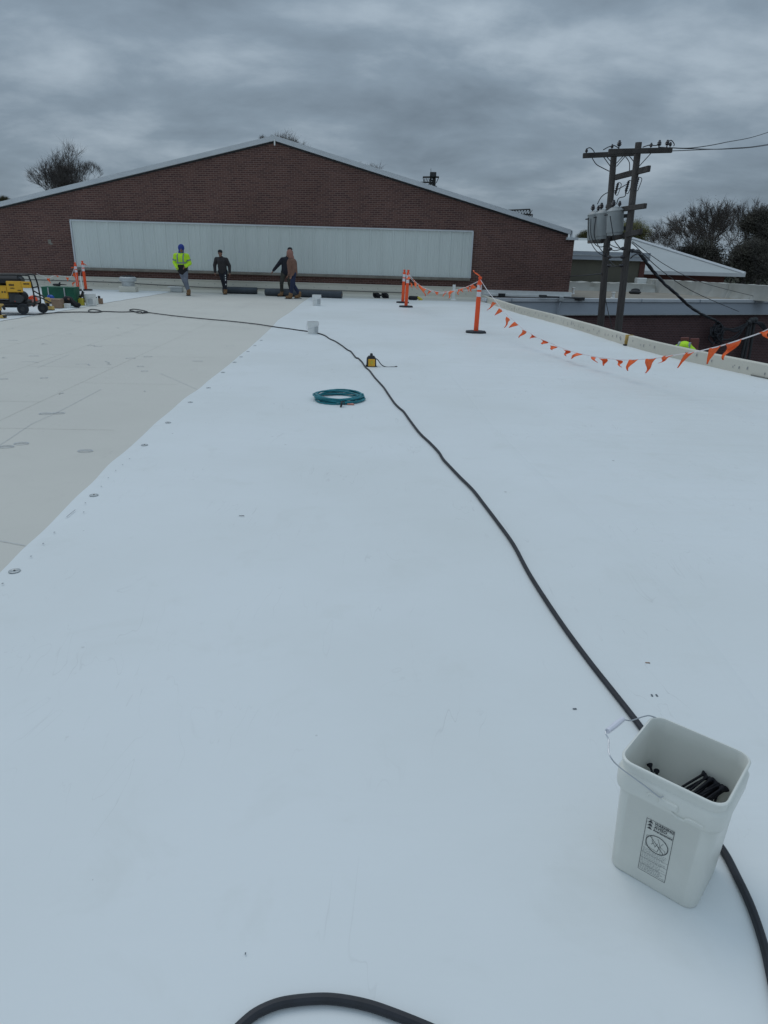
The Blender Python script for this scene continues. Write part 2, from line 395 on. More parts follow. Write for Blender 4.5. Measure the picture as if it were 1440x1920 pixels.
# board joints and chalk marks drawn on the cover board
b = MB()
def flatline(b, pts, wd, z=.003):
    for a, c in zip(pts, pts[1:]):
        a = Vector((a[0], a[1], 0)); c = Vector((c[0], c[1], 0)); d = (c-a)
        if d.length < 1e-6: continue
        nn = Vector((-d.y, d.x, 0)).normalized()*wd/2
        b.add([(a+nn)+Vector((0, 0, z)), (a-nn)+Vector((0, 0, z)), (c-nn)+Vector((0, 0, z)), (c+nn)+Vector((0, 0, z))], [(0, 1, 2, 3)])
rot25 = R(2.5)
def bl(u, v):        # board grid follows the sheet edge, turned 2.5 degrees
    return (-2.2+u*math.cos(rot25)-v*math.sin(rot25)-.0, 4.0+u*math.sin(rot25)+v*math.cos(rot25))
for i in range(0, 14):
    u = -.3-1.22*i
    if i: flatline(b, [bl(u, -5), bl(u, 24)], .004)
for j in range(-2, 11):
    for i in range(0, 13):
        off = 1.22 if i % 2 else 0
        v = j*2.44+off
        if v < 24: flatline(b, [bl(-.3-1.22*i, v), bl(-.3-1.22*(i+1), v)], .005)
b.build('board_joint', M['chalk_grey'], deck)
b = MB()
def oval(cx, cy, a, c, wd):
    P = [(cx+a*math.cos(t*math.pi/8), cy+c*math.sin(t*math.pi/8)) for t in range(17)]; flatline(b, P, wd, .005)
for (x, y) in [(40, 832), (160, 846), (12, 838), (110, 775), (85, 776)]:
    p = G(x, y); oval(p.x, p.y, .06, .045, .009); flatline(b, [(p.x-.05, p.y), (p.x+.05, p.y+.01)], .012, .005)
for k in range(70):
    p = (rnd.uniform(-8.2, -2.9), rnd.uniform(4.6, 24))
    if rnd.random() < .4: oval(p[0], p[1], rnd.uniform(.04, .08), rnd.uniform(.03, .06), .01)
    else:
        q = [p]
        for _ in range(rnd.randint(2, 5)): q.append((q[-1][0]+rnd.uniform(-.03, .13), q[-1][1]+rnd.uniform(-.09, .09)))
        flatline(b, q, .010, .005)
for a, c in [((0, 835), (60, 795)), ((60, 795), (105, 775)), ((105, 775), (190, 730)), ((70, 690), (130, 665)), ((0, 1015), (48, 1024)), ((300, 700), (380, 735))]:
    p, q = G(*a), G(*c); flatline(b, [(p.x, p.y), (q.x, q.y)], .0045, .005)
b.build('chalk_mark', M['chalk_blue'], deck)

# main white sheet with an uneven left edge and real low ripples
edge_l = [(-1.75, -12), (-1.9, -4), (-2.0, 1.0), (-2.02, 2.6), (-2.035, 3.25), (-2.07, 3.6), (-2.09, 3.95), (-2.15, 4.5), (-2.17, 4.85), (-2.225, 5.3), (-2.235, 5.7), (-2.27, 6.25), (-2.31, 6.75), (-2.33, 7.3), (-2.37, 8.0), (-2.36, 8.6), (-2.39, 9.2), (-2.42, 10.4), (-2.47, 11.6), (-2.50, 12.6), (-2.60, 14.6), (-2.70, 16.4), (-2.82, 18.1), (-2.86, 20.6), (-2.93, 22.5), (-3.0, 24.3), (-3.04, 26.0), (-3.08, 27.6)]
el = catmull([(x, y, 0) for x, y in edge_l], 6)
def left_x(y):
    for a, c in zip(el, el[1:]):
        if a.y <= y <= c.y: return a.x+(c.x-a.x)*(y-a.y)/(c.y-a.y+1e-9)
    return el[-1].x
def rip(x, y):
    v = mnoise.noise(Vector((x*.45, y*2.1, 0)))*.5+mnoise.noise(Vector((x*.9+7, y*4.3, 3)))*.25
    amp = .0035+.006*max(0, min(1, (x-.2)/2.5))*max(0, min(1, (y-4)/4))
    v2 = mnoise.noise(Vector((x*.25+3, y*.25, 9)))*.004
    return .009+v*amp+v2
def sheet(name, xl, xr, y0, y1, ny, nx, matl, skirt_l=True):
    b = MB(); v = []; f = []
    for j in range(ny+1):
        y = y0+(y1-y0)*j/ny; a, c = xl(y), xr(y)
        for i in range(nx+1):
            s_ = i/nx; s_ = s_; x = a+(c-a)*s_
            z = rip(x, y)
            if i == 0: z = .005+.35*(z-.005)
            v.append((x, y, max(.004, z)))
    W = nx+1
    for j in range(ny):
        for i in range(nx): f.append((j*W+i, j*W+i+1, (j+1)*W+i+1, (j+1)*W+i))
    b.add(v, f, True)
    if skirt_l:
        sv = []; 
        for j in range(ny+1): p = v[j*W]; sv += [p, (p[0], p[1], -.001)]
        b.add(sv, [(2*j, 2*j+2, 2*j+3, 2*j+1) for j in range(ny)])
    return b.build(name, matl)
tag(sheet('roof_membrane', left_x, lambda y: right_x(y)+.005, -12, 27.7, 420, 70, M['tpo']), kind='structure')
# lapped seam of the next sheet: a low raised hem
hem = catmull([G(x, y, .0) for x, y in ((845, 705), (870, 735), (903, 777), (938, 815), (975, 853), (1012, 890), (1050, 926), (1135, 1000), (1234, 1088), (1330, 1205), (1425, 1332), (1560, 1520))], 8)
b = MB(); v = []
for i, p in enumerate(hem):
    a = hem[max(i-1, 0)]; c = hem[min(i+1, len(hem)-1)]; t_ = (c-a).normalized(); nn = Vector((-t_.y, t_.x, 0)); z = rip(p.x, p.y)
    wv = .004*mnoise.noise(Vector((p.x*3, p.y*3, 0)))
    v += [p+nn*(.004+wv)+Vector((0, 0, z+.0002)), p+nn*wv+Vector((0, 0, z+.0011)), p-nn*.05+Vector((0, 0, z+.0003))]
b.add(v, [(3*i+j, 3*i+3+j, 3*i+4+j, 3*i+1+j) for i in range(len(hem)-1) for j in (0, 1)], True)
lap = b.build('lap_seam', M['tpo'], bpy.data.objects['roof_membrane'], fix=True)
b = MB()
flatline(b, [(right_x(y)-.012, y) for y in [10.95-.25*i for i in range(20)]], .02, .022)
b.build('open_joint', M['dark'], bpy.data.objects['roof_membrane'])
# the sheet on the far left side of the roof
def back_left(y): return -8.72 - .12*math.sin(y*.9)*.3 + (.35*max(0, (y-24)/5)*0)
lm = MB(); v = []; f = []; ny, nx = 90, 30
for j in range(ny+1):
    y = 13+(16.1)*j/ny; a = -26; c = back_left(y)+.05*mnoise.noise(Vector((0, y*1.3, 5)))
    for i in range(nx+1): x = a+(c-a)*i/nx; v.append((x, y, .006+.35*(rip(x, y)-.005)))
for j in range(ny):
    for i in range(nx): k = j*(nx+1)+i; f.append((k, k+1, k+nx+2, k+nx+1))
lm.add(v, f, True); tag(lm.build('roof_membrane', M['tpo']), kind='structure')

# insulation curb blocks along the roof edge
HB = .215
def curb_block(y_far, y_near, label, step=.25):
    P = []; y = y_far
    while y > y_near: P.append((right_x(y), y)); y -= step
    P.append((right_x(y_near), y_near))
    b = MB(); rings = []
    for i, (x, y) in enumerate(P):
        a = Vector(P[max(i-1, 0)]); c = Vector(P[min(i+1, len(P)-1)]); t = (c-a).normalized(); nn = Vector((-t.y, t.x))
        wob = .006*mnoise.noise(Vector((y*1.7, 0, 0)))
        h = HB+.012*mnoise.noise(Vector((y*.6, 4, 0)))
        rings.append([(x+nn.x*o, y+nn.y*o, z) for o, z in ((.0+wob, -.002), (.012+wob, h-.012), (.024+wob, h), (.12, h), (.13, h-.01), (.13, -.002))])
    b.loft(rings, smooth=False)
    p0 = rings[0][0]
    o = thing('edge_curb', (P[0][0], P[0][1], 0), label, 'roof curb', 'insulation board curbs along the right roof edge')
    b.build('board', M['board2'], o, fix=True)
    b = MB()            # rows of screw heads on the inner face
    for i in range(1, len(P)-1):
        for k in range(2):
            if rnd.random() < .62:
                r_ = rings[i]; a = Vector(r_[0]); c = Vector(r_[1]); q = a.lerp(c, rnd.uniform(.35, .75)) ; s_ = rnd.uniform(.008, .014)
                q.y += rnd.uniform(-.1, .1); q.x = right_x(q.y)-.004
                d = Vector((P[i+1][0]-P[i][0], P[i+1][1]-P[i][1], 0)).normalized()*s_
                u = Vector((0.05, 0, 1))*s_*1.8
                b.add([q-d-u, q+d-u, q+d+u, q-d+u], [(0, 1, 2, 3)])
    k_ = b.build('screw_head', M['mark'], o); k_['kind'] = 'stuff'
    return o, P
c1, P1 = curb_block(29.2, 22.9, 'far beige curb block of the roof edge, beside the gabled brick wall')
c2, P2 = curb_block(22.85, 14.6, 'middle beige curb block of the roof edge, passing in front of the utility poles')
c3, P3 = curb_block(14.48, -11.5, 'nearest beige curb block of the roof edge, running out of the picture at right')
# exposed foam end between the two near blocks
x_ = right_x(14.56); b = MB(); b.box((x_+.055, 14.555, HB/2+.004), (.15, .035, HB+.012)); b.build('end_strip', M['tanyellow'], c2)
b = MB(); b.box((x_-.012, 14.54, .02), (.05, .09, .03)); b.build('end_clip', M['dark'], c2)

# end curb in front of the gabled wall
ec = thing('end_curb', (-10, 29.3, 0), 'long beige board-faced curb at the foot of the gabled brick wall', 'roof curb')
b = MB(); b.box((-18.6, 29.42, .215), (44.6, .28, .46)); b.build('board', M['board2'], ec)
b = MB(); b.box((-18.6, 29.42, .455), (44.64, .33, .022)); b.build('cap', M['board2'], ec)
b = MB()
for k in range(60):
    x = -16+k*.33+rnd.uniform(-.08, .08); z = .33 if k % 2 else .2
    b.box((x, 29.277, z+rnd.uniform(-.02, .02)), (.022, .006, .022))
k_ = b.build('screw_head', M['grey_ink'], ec); k_['kind'] = 'stuff'
b = MB(); b.add([(-40, 28.95, .004), (3.55, 28.95, .004), (3.55, 29.28, .09), (-40, 29.28, .09)], [(0, 1, 2, 3)]); b.build('cant_strip', M['board2'], ec)

# ------------------------------------------------------------------ gabled brick building
WY = 29.6
gb = thing('brick_building', (-4.58, WY, GZ), 'large brown brick building with a low gable and long pale metal panel', 'building')
RX, RZ = -4.58, 5.60
xr_, zr_ = 7.02, 2.60; xl_ = -24.0; zl_ = RZ-(RX-xl_)*.2375
b = MB()
prof = [(xl_, GZ), (7.30, GZ), (7.30, 2.36), (xr_, 2.36), (xr_, zr_), (RX, RZ), (xl_, zl_)]
fr = [(x, WY, z) for x, z in prof]; bk = [(x, WY+.4, z) for x, z in prof]; n = len(prof)
b.add(fr, [list(range(n))]); b.add(bk, [list(range(n))[::-1]])
for i in range(n): j = (i+1) % n; b.add([fr[i], bk[i], bk[j], fr[j]], [(0, 1, 2, 3)])
# long side wall to the right
b.box((7.10, WY+20.4, (2.36+GZ)/2-.02), (.38, 40, 2.36-GZ-.04))
b.build('wall', M['brick'], gb, fix=True)
b = MB()      # roof slabs running back from the rake
for (x0, z0, x1, z1) in ((RX, RZ, xr_+.06, zr_-.016), (xl_, zl_, RX, RZ)):
    t = .14; v = []
    for y in (WY+.012, WY+42): v += [(x0, y, z0+.004), (x1, y, z1+.004), (x1, y, z1+t), (x0, y, z0+t)]
    b.add(v, [(0, 1, 2, 3), (7, 6, 5, 4), (0, 4, 5, 1), (3, 2, 6, 7), (0, 3, 7, 4), (1, 5, 6, 2)])
b.build('roof', M['trim'], gb, fix=True)
b = MB()      # rake trim; the shadow line below it is a separate dark strip
for (x0, z0, x1, z1) in ((RX, RZ, xr_+.10, zr_-.026), (xl_, zl_, RX, RZ)):
    v = []
    for y in (WY-.13, WY-.003): v += [(x0, y, z0-.02), (x1, y, z1-.02), (x1, y, z1+.155), (x0, y, z0+.155)]
    b.add(v, [(0, 1, 2, 3), (7, 6, 5, 4), (0, 4, 5, 1), (3, 2, 6, 7), (0, 3, 7, 4), (1, 5, 6, 2)])
b.box((xr_+.11, WY-.065, (2.4+zr_+.1)/2), (.07, .13, zr_+.1-2.4))
b.box((7.18, WY-.05, 2.405), (.46, .2, .09))
b.build('rake_trim', M['trim'], gb, fix=True)
b = MB();  # near-black strip painting in the shade beneath the rake trim
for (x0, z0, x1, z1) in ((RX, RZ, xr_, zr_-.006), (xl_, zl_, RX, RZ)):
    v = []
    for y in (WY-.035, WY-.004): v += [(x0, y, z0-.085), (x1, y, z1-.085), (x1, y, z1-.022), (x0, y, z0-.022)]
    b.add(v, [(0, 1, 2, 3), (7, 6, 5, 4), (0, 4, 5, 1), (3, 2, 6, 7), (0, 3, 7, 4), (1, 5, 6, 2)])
b.build('painted_rake_shade', M['dark'], gb, fix=True)
b = MB(); b.box((RX+.02, WY-.15, RZ-.08), (.05, .03, .22)); b.build('ridge_flashing', M['white'], gb)
# ribbed panel
b = MB(); px0, px1, pz0, pz1 = -12.76, 3.21, .815, 2.55
xs = []; x = px0; k = 0
while x < px1-.02:
    xs += [(x, 0), (x+.035, .028), (x+.075, .028), (x+.11, 0)] if k % 3 == 0 else [(x, 0), (x+.02, .009), (x+.04, .009), (x+.06, 0)]
    x += .152; k += 1
xs.append((px1, 0)); v = []
for (x, d) in xs: v += [(x, WY-.05-d, pz0), (x, WY-.05-d, pz1)]
b.add(v, [(2*i, 2*i+2, 2*i+3, 2*i+1) for i in range(len(xs)-1)])
b.build('metal_panel', M['panel'], gb)
b = MB(); b.box(((px0+px1)/2, WY-.05, pz1+.025), (px1-px0+.06, .13, .05)); b.box((px0-.015, WY-.05, (pz0+pz1)/2), (.05, .12, pz1-pz0)); b.box((px1+.015, WY-.05, (pz0+pz1)/2), (.05, .12, pz1-pz0))
b.build('panel_trim', M['trim'], gb)
b = MB(); b.box(((px0+px1)/2, WY-.06, pz0-.055), (px1-px0+.02, .17, .10), .01); b.build('panel_sill', M['stone'], gb)
b = MB(); b.box((5.55, WY-.06, .30), (3.7, .16, .16)); b.box((5.55, WY-.09, .185), (3.7, .22, .06)); b.build('base_flashing', M['white'], gb)
b = MB(); b.box((4.55, WY-.21, .20), (.28, .05, .13)); b.build('vent_hole', M['dark'], gb)
b = MB(); b.box((-12.2-1.55, WY-.004, 1.75), (.12, .014, .16), .004); b.box((-12.2-1.50, WY-.005, 1.68), (.12, .014, .07), .004); b.build('mortar_patch', M['stone'], gb)
b = MB()
for (x, y) in [(130, 400), (520, 440)]: pass

# ------------------------------------------------------------------ low building across the alley
LT = .17
a0 = G(1040, 560, LT); a1 = G(1440, 562.5, LT)
dirL = Vector((a1.x-a0.x, a1.y-a0.y, 0)).normalized(); nL = Vector((-dirL.y, dirL.x, 0))
def LW(s, o=0, z=0): p = Vector((a0.x, a0.y, 0))+dirL*s+nL*o; return Vector((p.x, p.y, z))
lb = thing('low_building', LW(0, 0, GZ), 'low brick building with a blue-grey metal fascia across the alley', 'building')
def lbox(b, s0, s1, o0, o1, z0, z1):
    v = [LW(s, o, z) for s in (s0, s1) for o in (o0, o1) for z in (z0, z1)]
    b.add(v, [(0, 1, 3, 2), (4, 6, 7, 5), (0, 4, 5, 1), (2, 3, 7, 6), (0, 2, 6, 4), (1, 5, 7, 3)])
S0 = -3.0; S1 = 32
b = MB(); lbox(b, S0, S1, .12, .4, GZ, -.36); b.build('wall', M['brick_low'], lb, fix=True)
b = MB(); v = []
zb = -.43
b.add([LW(S0, -.02, zb), LW(S1, -.02, zb), LW(S1, .10, LT-.12), LW(S0, .10, LT-.12)], [(0, 1, 2, 3)])
b.add([LW(S0, -.02, zb), LW(S1, -.02, zb), LW(S1, .12, zb), LW(S0, .12, zb)], [(3, 2, 1, 0)])
b.build('fascia', M['fascia'], lb)
b = MB(); lbox(b, S0, S1, .04, .42, LT-.12, LT); b.build('fascia_cap', M['trim'], lb, fix=True)
b = MB(); lbox(b, S0, S1, -.035, .10, zb-.035, zb-.003); b.build('drip_edge', M['galv'], lb, fix=True)
s = S0+1.1
while s < S1: b = MB(); lbox(b, s, s+.015, .0, .3, LT-.13, LT+.004); s += 3.05; b.build('cap_joint', M['fascia'], lb, fix=True)
b = MB(); p = [LW(1.5, .38, LT-.006), LW(S1, .38, LT-.006), Vector((60, 48, LT-.006)), Vector((7.32, 48, LT-.006)), Vector((7.32, 30.3, LT-.006))]
b.add(p, [(0, 1, 2, 3, 4)]); b.build('roof', M['low_roof'], lb, fix=True)
# wrinkled white covering on the upstand behind the low roof
def wall_strip(b, A, Bp, z0, z1, thick=.3, seg=60, wob=.0, top_wob=.0):
    d = Vector((Bp[0]-A[0], Bp[1]-A[1], 0)); nrm = Vector((-d.y, d.x, 0)).normalized()
    rows = []
    for i in range(seg+1):
        p = Vector((A[0], A[1], 0))+d*(i/seg)
        w1 = wob*mnoise.noise(Vector((i*.7, 0, 1))); w2 = wob*mnoise.noise(Vector((i*.9, 5, 1))); tz = top_wob*mnoise.noise(Vector((i*.3, 5, 4)))
        zm = (z0+z1)/2
        rows.append([p-nrm*(.12+w1)+Vector((0, 0, z0)), p-nrm*w2+Vector((0, 0, zm)), p+Vector((0, 0, z1+tz)), p+nrm*thick+Vector((0, 0, z1+tz)), p+nrm*thick+Vector((0, 0, z0))])
    b.loft(rows, smooth=True)
bA = G(1205, 546, LT); bB = G(1440, 564, LT); dd = (bB-bA); bB2 = bA+dd*1.12
zt = PL(1210, 526, (bA.x, bA.y), (bB.x, bB.y)).z; zt2 = PL(1438, 532, (bA.x, bA.y), (bB.x, bB.y)).z
up = thing('roof_upstand', (bA.x, bA.y, LT), 'wrinkled dirty white membrane upstand behind the flat low roof', 'parapet')
b = MB(); wall_strip(b, bA, bB2, LT-.02, (zt+zt2)/2, .5, 70, .12, .03); b.build('membrane', M['far_white'], up, fix=True)
b = MB(); b.box((bA.x-.15, bA.y+.1, (zt+LT)/2+.04), (.5, .5, zt-LT+.16), .03); b.build('end_block', M['far_bright'], up)
# beige block building with white roof
bY = 39.0
q = lambda x, y, Y=bY: PY(x, y, Y)
bb = thing('beige_building', (q(1140, 530).x, bY, GZ), 'beige walled flat block with a grey fascia and white roof behind the poles', 'building')
xl2 = q(1000, 510).x; xr2 = q(1199, 510).x; zb2 = q(1140, 534).z; zt3 = q(1140, 488).z; zt4 = q(1140, 472.5).z
b = MB(); b.box(((xl2+xr2)/2, bY+3, (GZ+zt3)/2), (xr2-xl2, 6, zt3-GZ)); b.build('wall', M['beige'], bb)
b = MB(); xr3 = q(1216, 480).x; b.box(((xl2+xr3)/2, bY+2.9, (zt3+zt4)/2+.003), (xr3-xl2, 6.4, zt4-zt3)); b.build('fascia', M['fascia'], bb)
b = MB(); b.box(((xl2+xr3)/2, bY-.32, zt4-.18), (xr3-xl2, .03, .03)); b.build('fascia_line', M['galv'], bb)
xp = q(1204, 500).x; b = MB(); b.box((xp, bY+.2, (zt3+GZ)/2-.004), (.28, .5, zt3-GZ)); b.build('brick_pier', M['brick_far'], bb)
b = MB(); lo0 = q(1074, 545, 36.5); b.box(((xl2+xr2)/2, 37.4, (LT+.52)/2), (xr2-xl2+.4, 1.4, .55), .05); b.v = []; b.f = []; b.m = []; b.sm = []; wall_strip(b, (xl2-.2, 36.9), (xr2+.2, 36.9), LT-.02, .56, 1.4, 50, .10, .05); b.build('base_upstand', M['far_white'], bb)
b = MB()      # white roof mound
ra = q(1076, 472.5, 39); rb = q(1125, 454, 44); rc = q(1196, 472.5, 39)
v = [(ra.x-3, 38.9, zt4+.01), (rc.x+.6, 38.9, zt4+.01), (rc.x+.9, 45, q(1180, 449, 45).z), (ra.x+1.2, 45, q(1110, 453, 45).z), (ra.x-4, 45, zt4+.02), (ra.x-3, 50, zt4+.01), (rc.x+1, 50, zt4+.01)]
b.add(v, [(0, 1, 2, 3), (0, 3, 4), (4, 3, 5), (3, 2, 6, 5)]); b.build('roof', M['far_bright'], bb, fix=True)
b = MB()
for (x, y, s_) in ((1097, 455, .9), (1134, 452, 1.1), (1158, 449, .8)):
    c = q(x, y, 45); b.box((c.x, 45.6, c.z), (s_, .8, .28), .08)
b.build('roof_hatch', M['far_bright'], bb)
# hip roofed hall further right
hY = 46.0
e0 = PY(1150, 509.5, hY); e1 = PY(1397, 511.5, hY)
hz = (e0.z+e1.z)/2; e0.z = e1.z = hz
ap = PY(1186, 449, hY+9)
hb = thing('hip_roof_hall', ((e0.x+e1.x)/2, hY, GZ), 'brick hall under a broad pale grey hip roof behind the low roof', 'building')
b = MB(); v = [e0, e1, ap, Vector((ap.x-12, ap.y, ap.z)), Vector((e0.x-8, hY, hz)), Vector((e1.x, hY+18, hz)), Vector((e0.x-8, hY+18, hz))]
b.add(v, [(4, 0, 1, 2, 3), (1, 5, 2), (5, 6, 3, 2)]); b.build('roof', M['far_roof'], hb, fix=True)
b = MB(); b.box(((e0.x-8+e1.x)/2, hY-.05, hz-.06), (e1.x-e0.x+8, .12, .22)); b.tube([e1+Vector((0, 0, .04)), ap+Vector((0, 0, .07))], .10, 6); b.build('eave_trim', M['trim'], hb)
b = MB(); b.box(((e0.x-8+e1.x)/2-.5, hY+8.5, (hz-.12+GZ)/2), (e1.x-e0.x+7, 16, hz-.12-GZ)); b.build('wall', M['brick_far'], hb)

# small things on the low roof / fascia
cd = thing('conduit_bracket', G(1052, 592, -.3), 'grey conduit and bracket on the fascia beside the gabled building', 'conduit')
b = MB(); s_ = .25; 
b.tube([LW(s_-.1, -.09, -1.6), LW(s_-.1, -.09, -.25), LW(s_, -.05, .08), LW(s_, -.05, .2)], .032, 8); b.build('conduit', M['fascia'], cd)
b = MB(); b.box(LW(s_, -.06, .17), (.17, .12, .2), .02); b.build('junction_box', M['galv'], cd)
b = MB(); b.tube([LW(s_-.95, -.05, .25), LW(s_+1.1, -.05, .19)], .035, 6); b.box(LW(s_+.9, .0, .17), (.4, .12, .12), .01); b.box(LW(s_-.8, .0, .27), (.3, .1, .08), .01); b.build('strut', M['steel'], cd)
for (x, y, h, lb_) in ((1074, 549, .26, 'short white vent pipe on the low roof at the corner of the gabled wall'), (1149, 556, .2, 'white vent pipe on the low roof between the utility poles')):
    p = G(x, y+2, LT); v_ = thing('vent_pipe', (p.x, p.y, LT-.01), lb_, 'vent pipe'); b = MB(); b.M = Matrix.Translation((p.x, p.y, LT-.01)); b.lathe([(.10, 0), (.07, .03), (.06, h), (.09, h), (.09, h+.03), (0.001, h+.04)], 12); b.build('pipe', M['white'], v_)
p = G(1190, 551, LT); o_ = thing('sand_bag', (p.x, p.y, LT), 'small dark weight lying on the low tan roof right of the poles', 'weight')
b = MB(); b.ell((p.x, p.y, LT+.07), (.3, .18, .10)); b.ell((p.x+.05, p.y+.1, LT+.16), (.22, .12, .09)); b.build('bag', M['dark'], o_)

# ------------------------------------------------------------------ utility poles and gear
pA0 = PY(1125.5, 613, 22.3); pA1 = PY(1151.5, 285, 22.3)
pB0 = PY(1158.5, 623, 21.2); pB1 = PY(1197.5, 267, 21.2)
def ext(a, c, z): d = (c-a)/(c.z-a.z); return a+d*(z-a.z)
def pole(a, c, lab, r0_=.125, r1_=.088):
    base = ext(a, c, GZ-.1); o = thing('utility_pole', base, lab, 'utility pole', 'pair of wooden utility poles')
    P = [base.lerp(c, i/10) for i in range(11)]; b = MB(); b.tube(P, [r0_+(r1_-r0_)*i/10 for i in range(11)], 14)
    b.build('shaft', M['wood_pole'], o); return o
poA = pole(pA0, pA1, 'left and shorter wooden utility pole, grey transformers hanging beside it')
poB = pole(pB0, pB1, 'right and taller wooden utility pole whose top stands above the crossarm')
def arm(parent, a, c, h=.13, w_=.10, name='crossarm', m='wood_arm'):
    a = Vector(a); c = Vector(c); d = c-a; ln = d.length; rot = d.to_track_quat('X', 'Z').to_matrix()
    b = MB(); b.box((a+c)/2, (ln, w_, h), .008, rot); return b.build(name, M[m], parent)
# top crossarms
T0 = PY(1093, 292, 22.1); T1 = PY(1200, 287, 22.0); T2 = PY(1141, 284.5, 21.0); T3 = PY(1260, 281.5, 20.95)
arm(poA, T0, T1); arm(poB, T2, T3)
def brace(parent, p, q, r=.012): b = MB(); b.tube([p, q], r, 6); b.build('brace', M['steel'], parent)
for (x0, y0, x1, y1, Y, pr) in ((1130, 292, 1146, 314, 22.12, poA), (1136, 292, 1147, 305, 22.16, poA), (1174, 291, 1156, 312, 22.12, poA), (1170, 291, 1156, 306, 22.16, poA), (1178, 290, 1189, 304, 21.0, poB), (1220, 288, 1199, 311, 21.0, poB)):
    brace(pr, PY(x0, y0, Y), PY(x1, y1, Y))
# arms that run between the poles in depth
arm(poB, PY(1153, 333, 23.0), PY(1217, 316, 20.4), .15, .09)
arm(poB, PY(1120, 399, 23.6), PY(1210, 386, 20.0), .13, .09)
arm(poB, PY(1126, 452, 23.4), PY(1202, 434, 20.2), .14, .09)
# insulators
def insul(parent, p, s=1.0, name='insulator'):
    b = MB(); b.M = Matrix.Translation(p) @ Matrix.Scale(s, 4)
    b.lathe([(.001, -.02), (.018, -.02), (.018, .06), (.055, .07), (.04, .09), (.07, .10), (.045, .13), (.06, .14), (.035, .17), (.03, .20), (.001, .21)], 10); b.build(name, M['porc'], parent)
for (x, y, Y, s_, pr) in ((1099, 289, 22.1, 1, poA), (1147, 281, 22.05, 1, poA), (1160, 279, 21.6, 1.45, poA), (1220, 279, 21, 1, poB), (1235, 278, 21, 1.35, poB), (1250, 277, 21, 1.3, poB), (1256, 277.5, 21, 1, poB)): insul(pr, PY(x, y, Y), s_*.72)
# cut-outs hanging under the middle arm
def loop_part(parent, pts, r, name, m): b = MB(); b.tube(catmull(pts, 4), r, 6); b.build(name, M[m], parent)
for (x, y, Y) in ((1159, 343, 22.4), (1179, 339, 21.6), (1197, 333, 20.9)):
    k = 1/62.0
    c = PY(x, y, Y)
    b = MB(); b.tube([c, c+Vector((-.04, 0, -.30))], [.03, .028], 8); 
    for i in range(5): b.ell(c+Vector((-.01-.006*i, 0, -.05-.05*i)), (.05, .05, .014), 8, 5)
    b.tube(catmull([c+Vector((-.05, 0, -.31)), c+Vector((.02, 0, -.33)), c+Vector((.05, 0, -.26)), c+Vector((.10, 0, -.06)), c+Vector((.07, 0, .0)), c+Vector((.0, 0, .01))], 4), .010, 6)
    b.build('fuse_cutout', M['porc'], poB)
# transformers
def xfmr(xc, ytop, ybot, Y, wpx, lab, matn='xfmr'):
    pt = PY(xc, ytop, Y); pb = PY(xc-1.5, ybot, Y); k = (PY(xc+wpx/2, (ytop+ybot)/2, Y)-PY(xc-wpx/2, (ytop+ybot)/2, Y)).length/2
    o = thing('pole_transformer', pb, lab, 'transformer', 'grey transformers hung between the poles')
    h = (pt-pb).length; b = MB(); b.M = Matrix.Translation(pb) @ (pt-pb).to_track_quat('Z', 'Y').to_matrix().to_4x4()
    b.lathe([(.001, 0), (k*.9, 0), (k*.92, .02), (k*.92, h*.1), (k, h*.12), (k, h*.97), (k*1.04, h*.975), (k*1.04, h), (k*.97, h+.02), (k*.5, h+.09), (.001, h+.11)], 28)
    b.build('tank', M[matn], o)
    q = b.M
    for (dx, dy, s_) in ((-k*.35, -.05, 1.25), (k*.3, .08, 1.0)):
        c = q @ Vector((dx, dy, h+.06)); insul(o, c, s_*.9, 'bushing')
    for i in range(3): b = MB(); b.M = q; b.tube([(-k*.4+.28*k*i, -k+.02, h*.86), (-k*.4+.28*k*i, -k-.05, h*.86)], .018, 8); b.build('terminal', M['steel'], o)
    for z_ in (.75, .25): b = MB(); b.M = q; b.box((0, k+.05, h*z_), (.1, .14, .1)); b.build('mount_bracket', M['steel'], o)
    return o
xfmr(1115, 402, 456, 23.1, 25, 'leftmost grey pole transformer with a rusty bottom and reddish lid rim', 'xfmr')
xfmr(1131, 399.5, 448, 22.4, 26, 'middle one of the three grey pole transformers')
xfmr(1154, 395, 441, 21.5, 31, 'rightmost and largest looking grey pole transformer next to the taller pole')
b_ = bpy.data.objects['pole_transformer']; b = MB(); pb = PY(1113.5, 455.5, 23.1)
b.M = Matrix.Translation(pb); b.lathe([(.001, -.01), (.19, -.012), (.20, .0), (.20, .13), (.19, .131)], 24); b.build('rusty_bottom', M['rust'], b_)

def cable(name, pts, r, lab, cat='cable', m='cable', k=6, group=None, n=6):
    P = catmull(pts, k); b = MB(); b.tube(P, r, n); o = b.build(name, M[m]); tag(o, lab, cat, group); return o
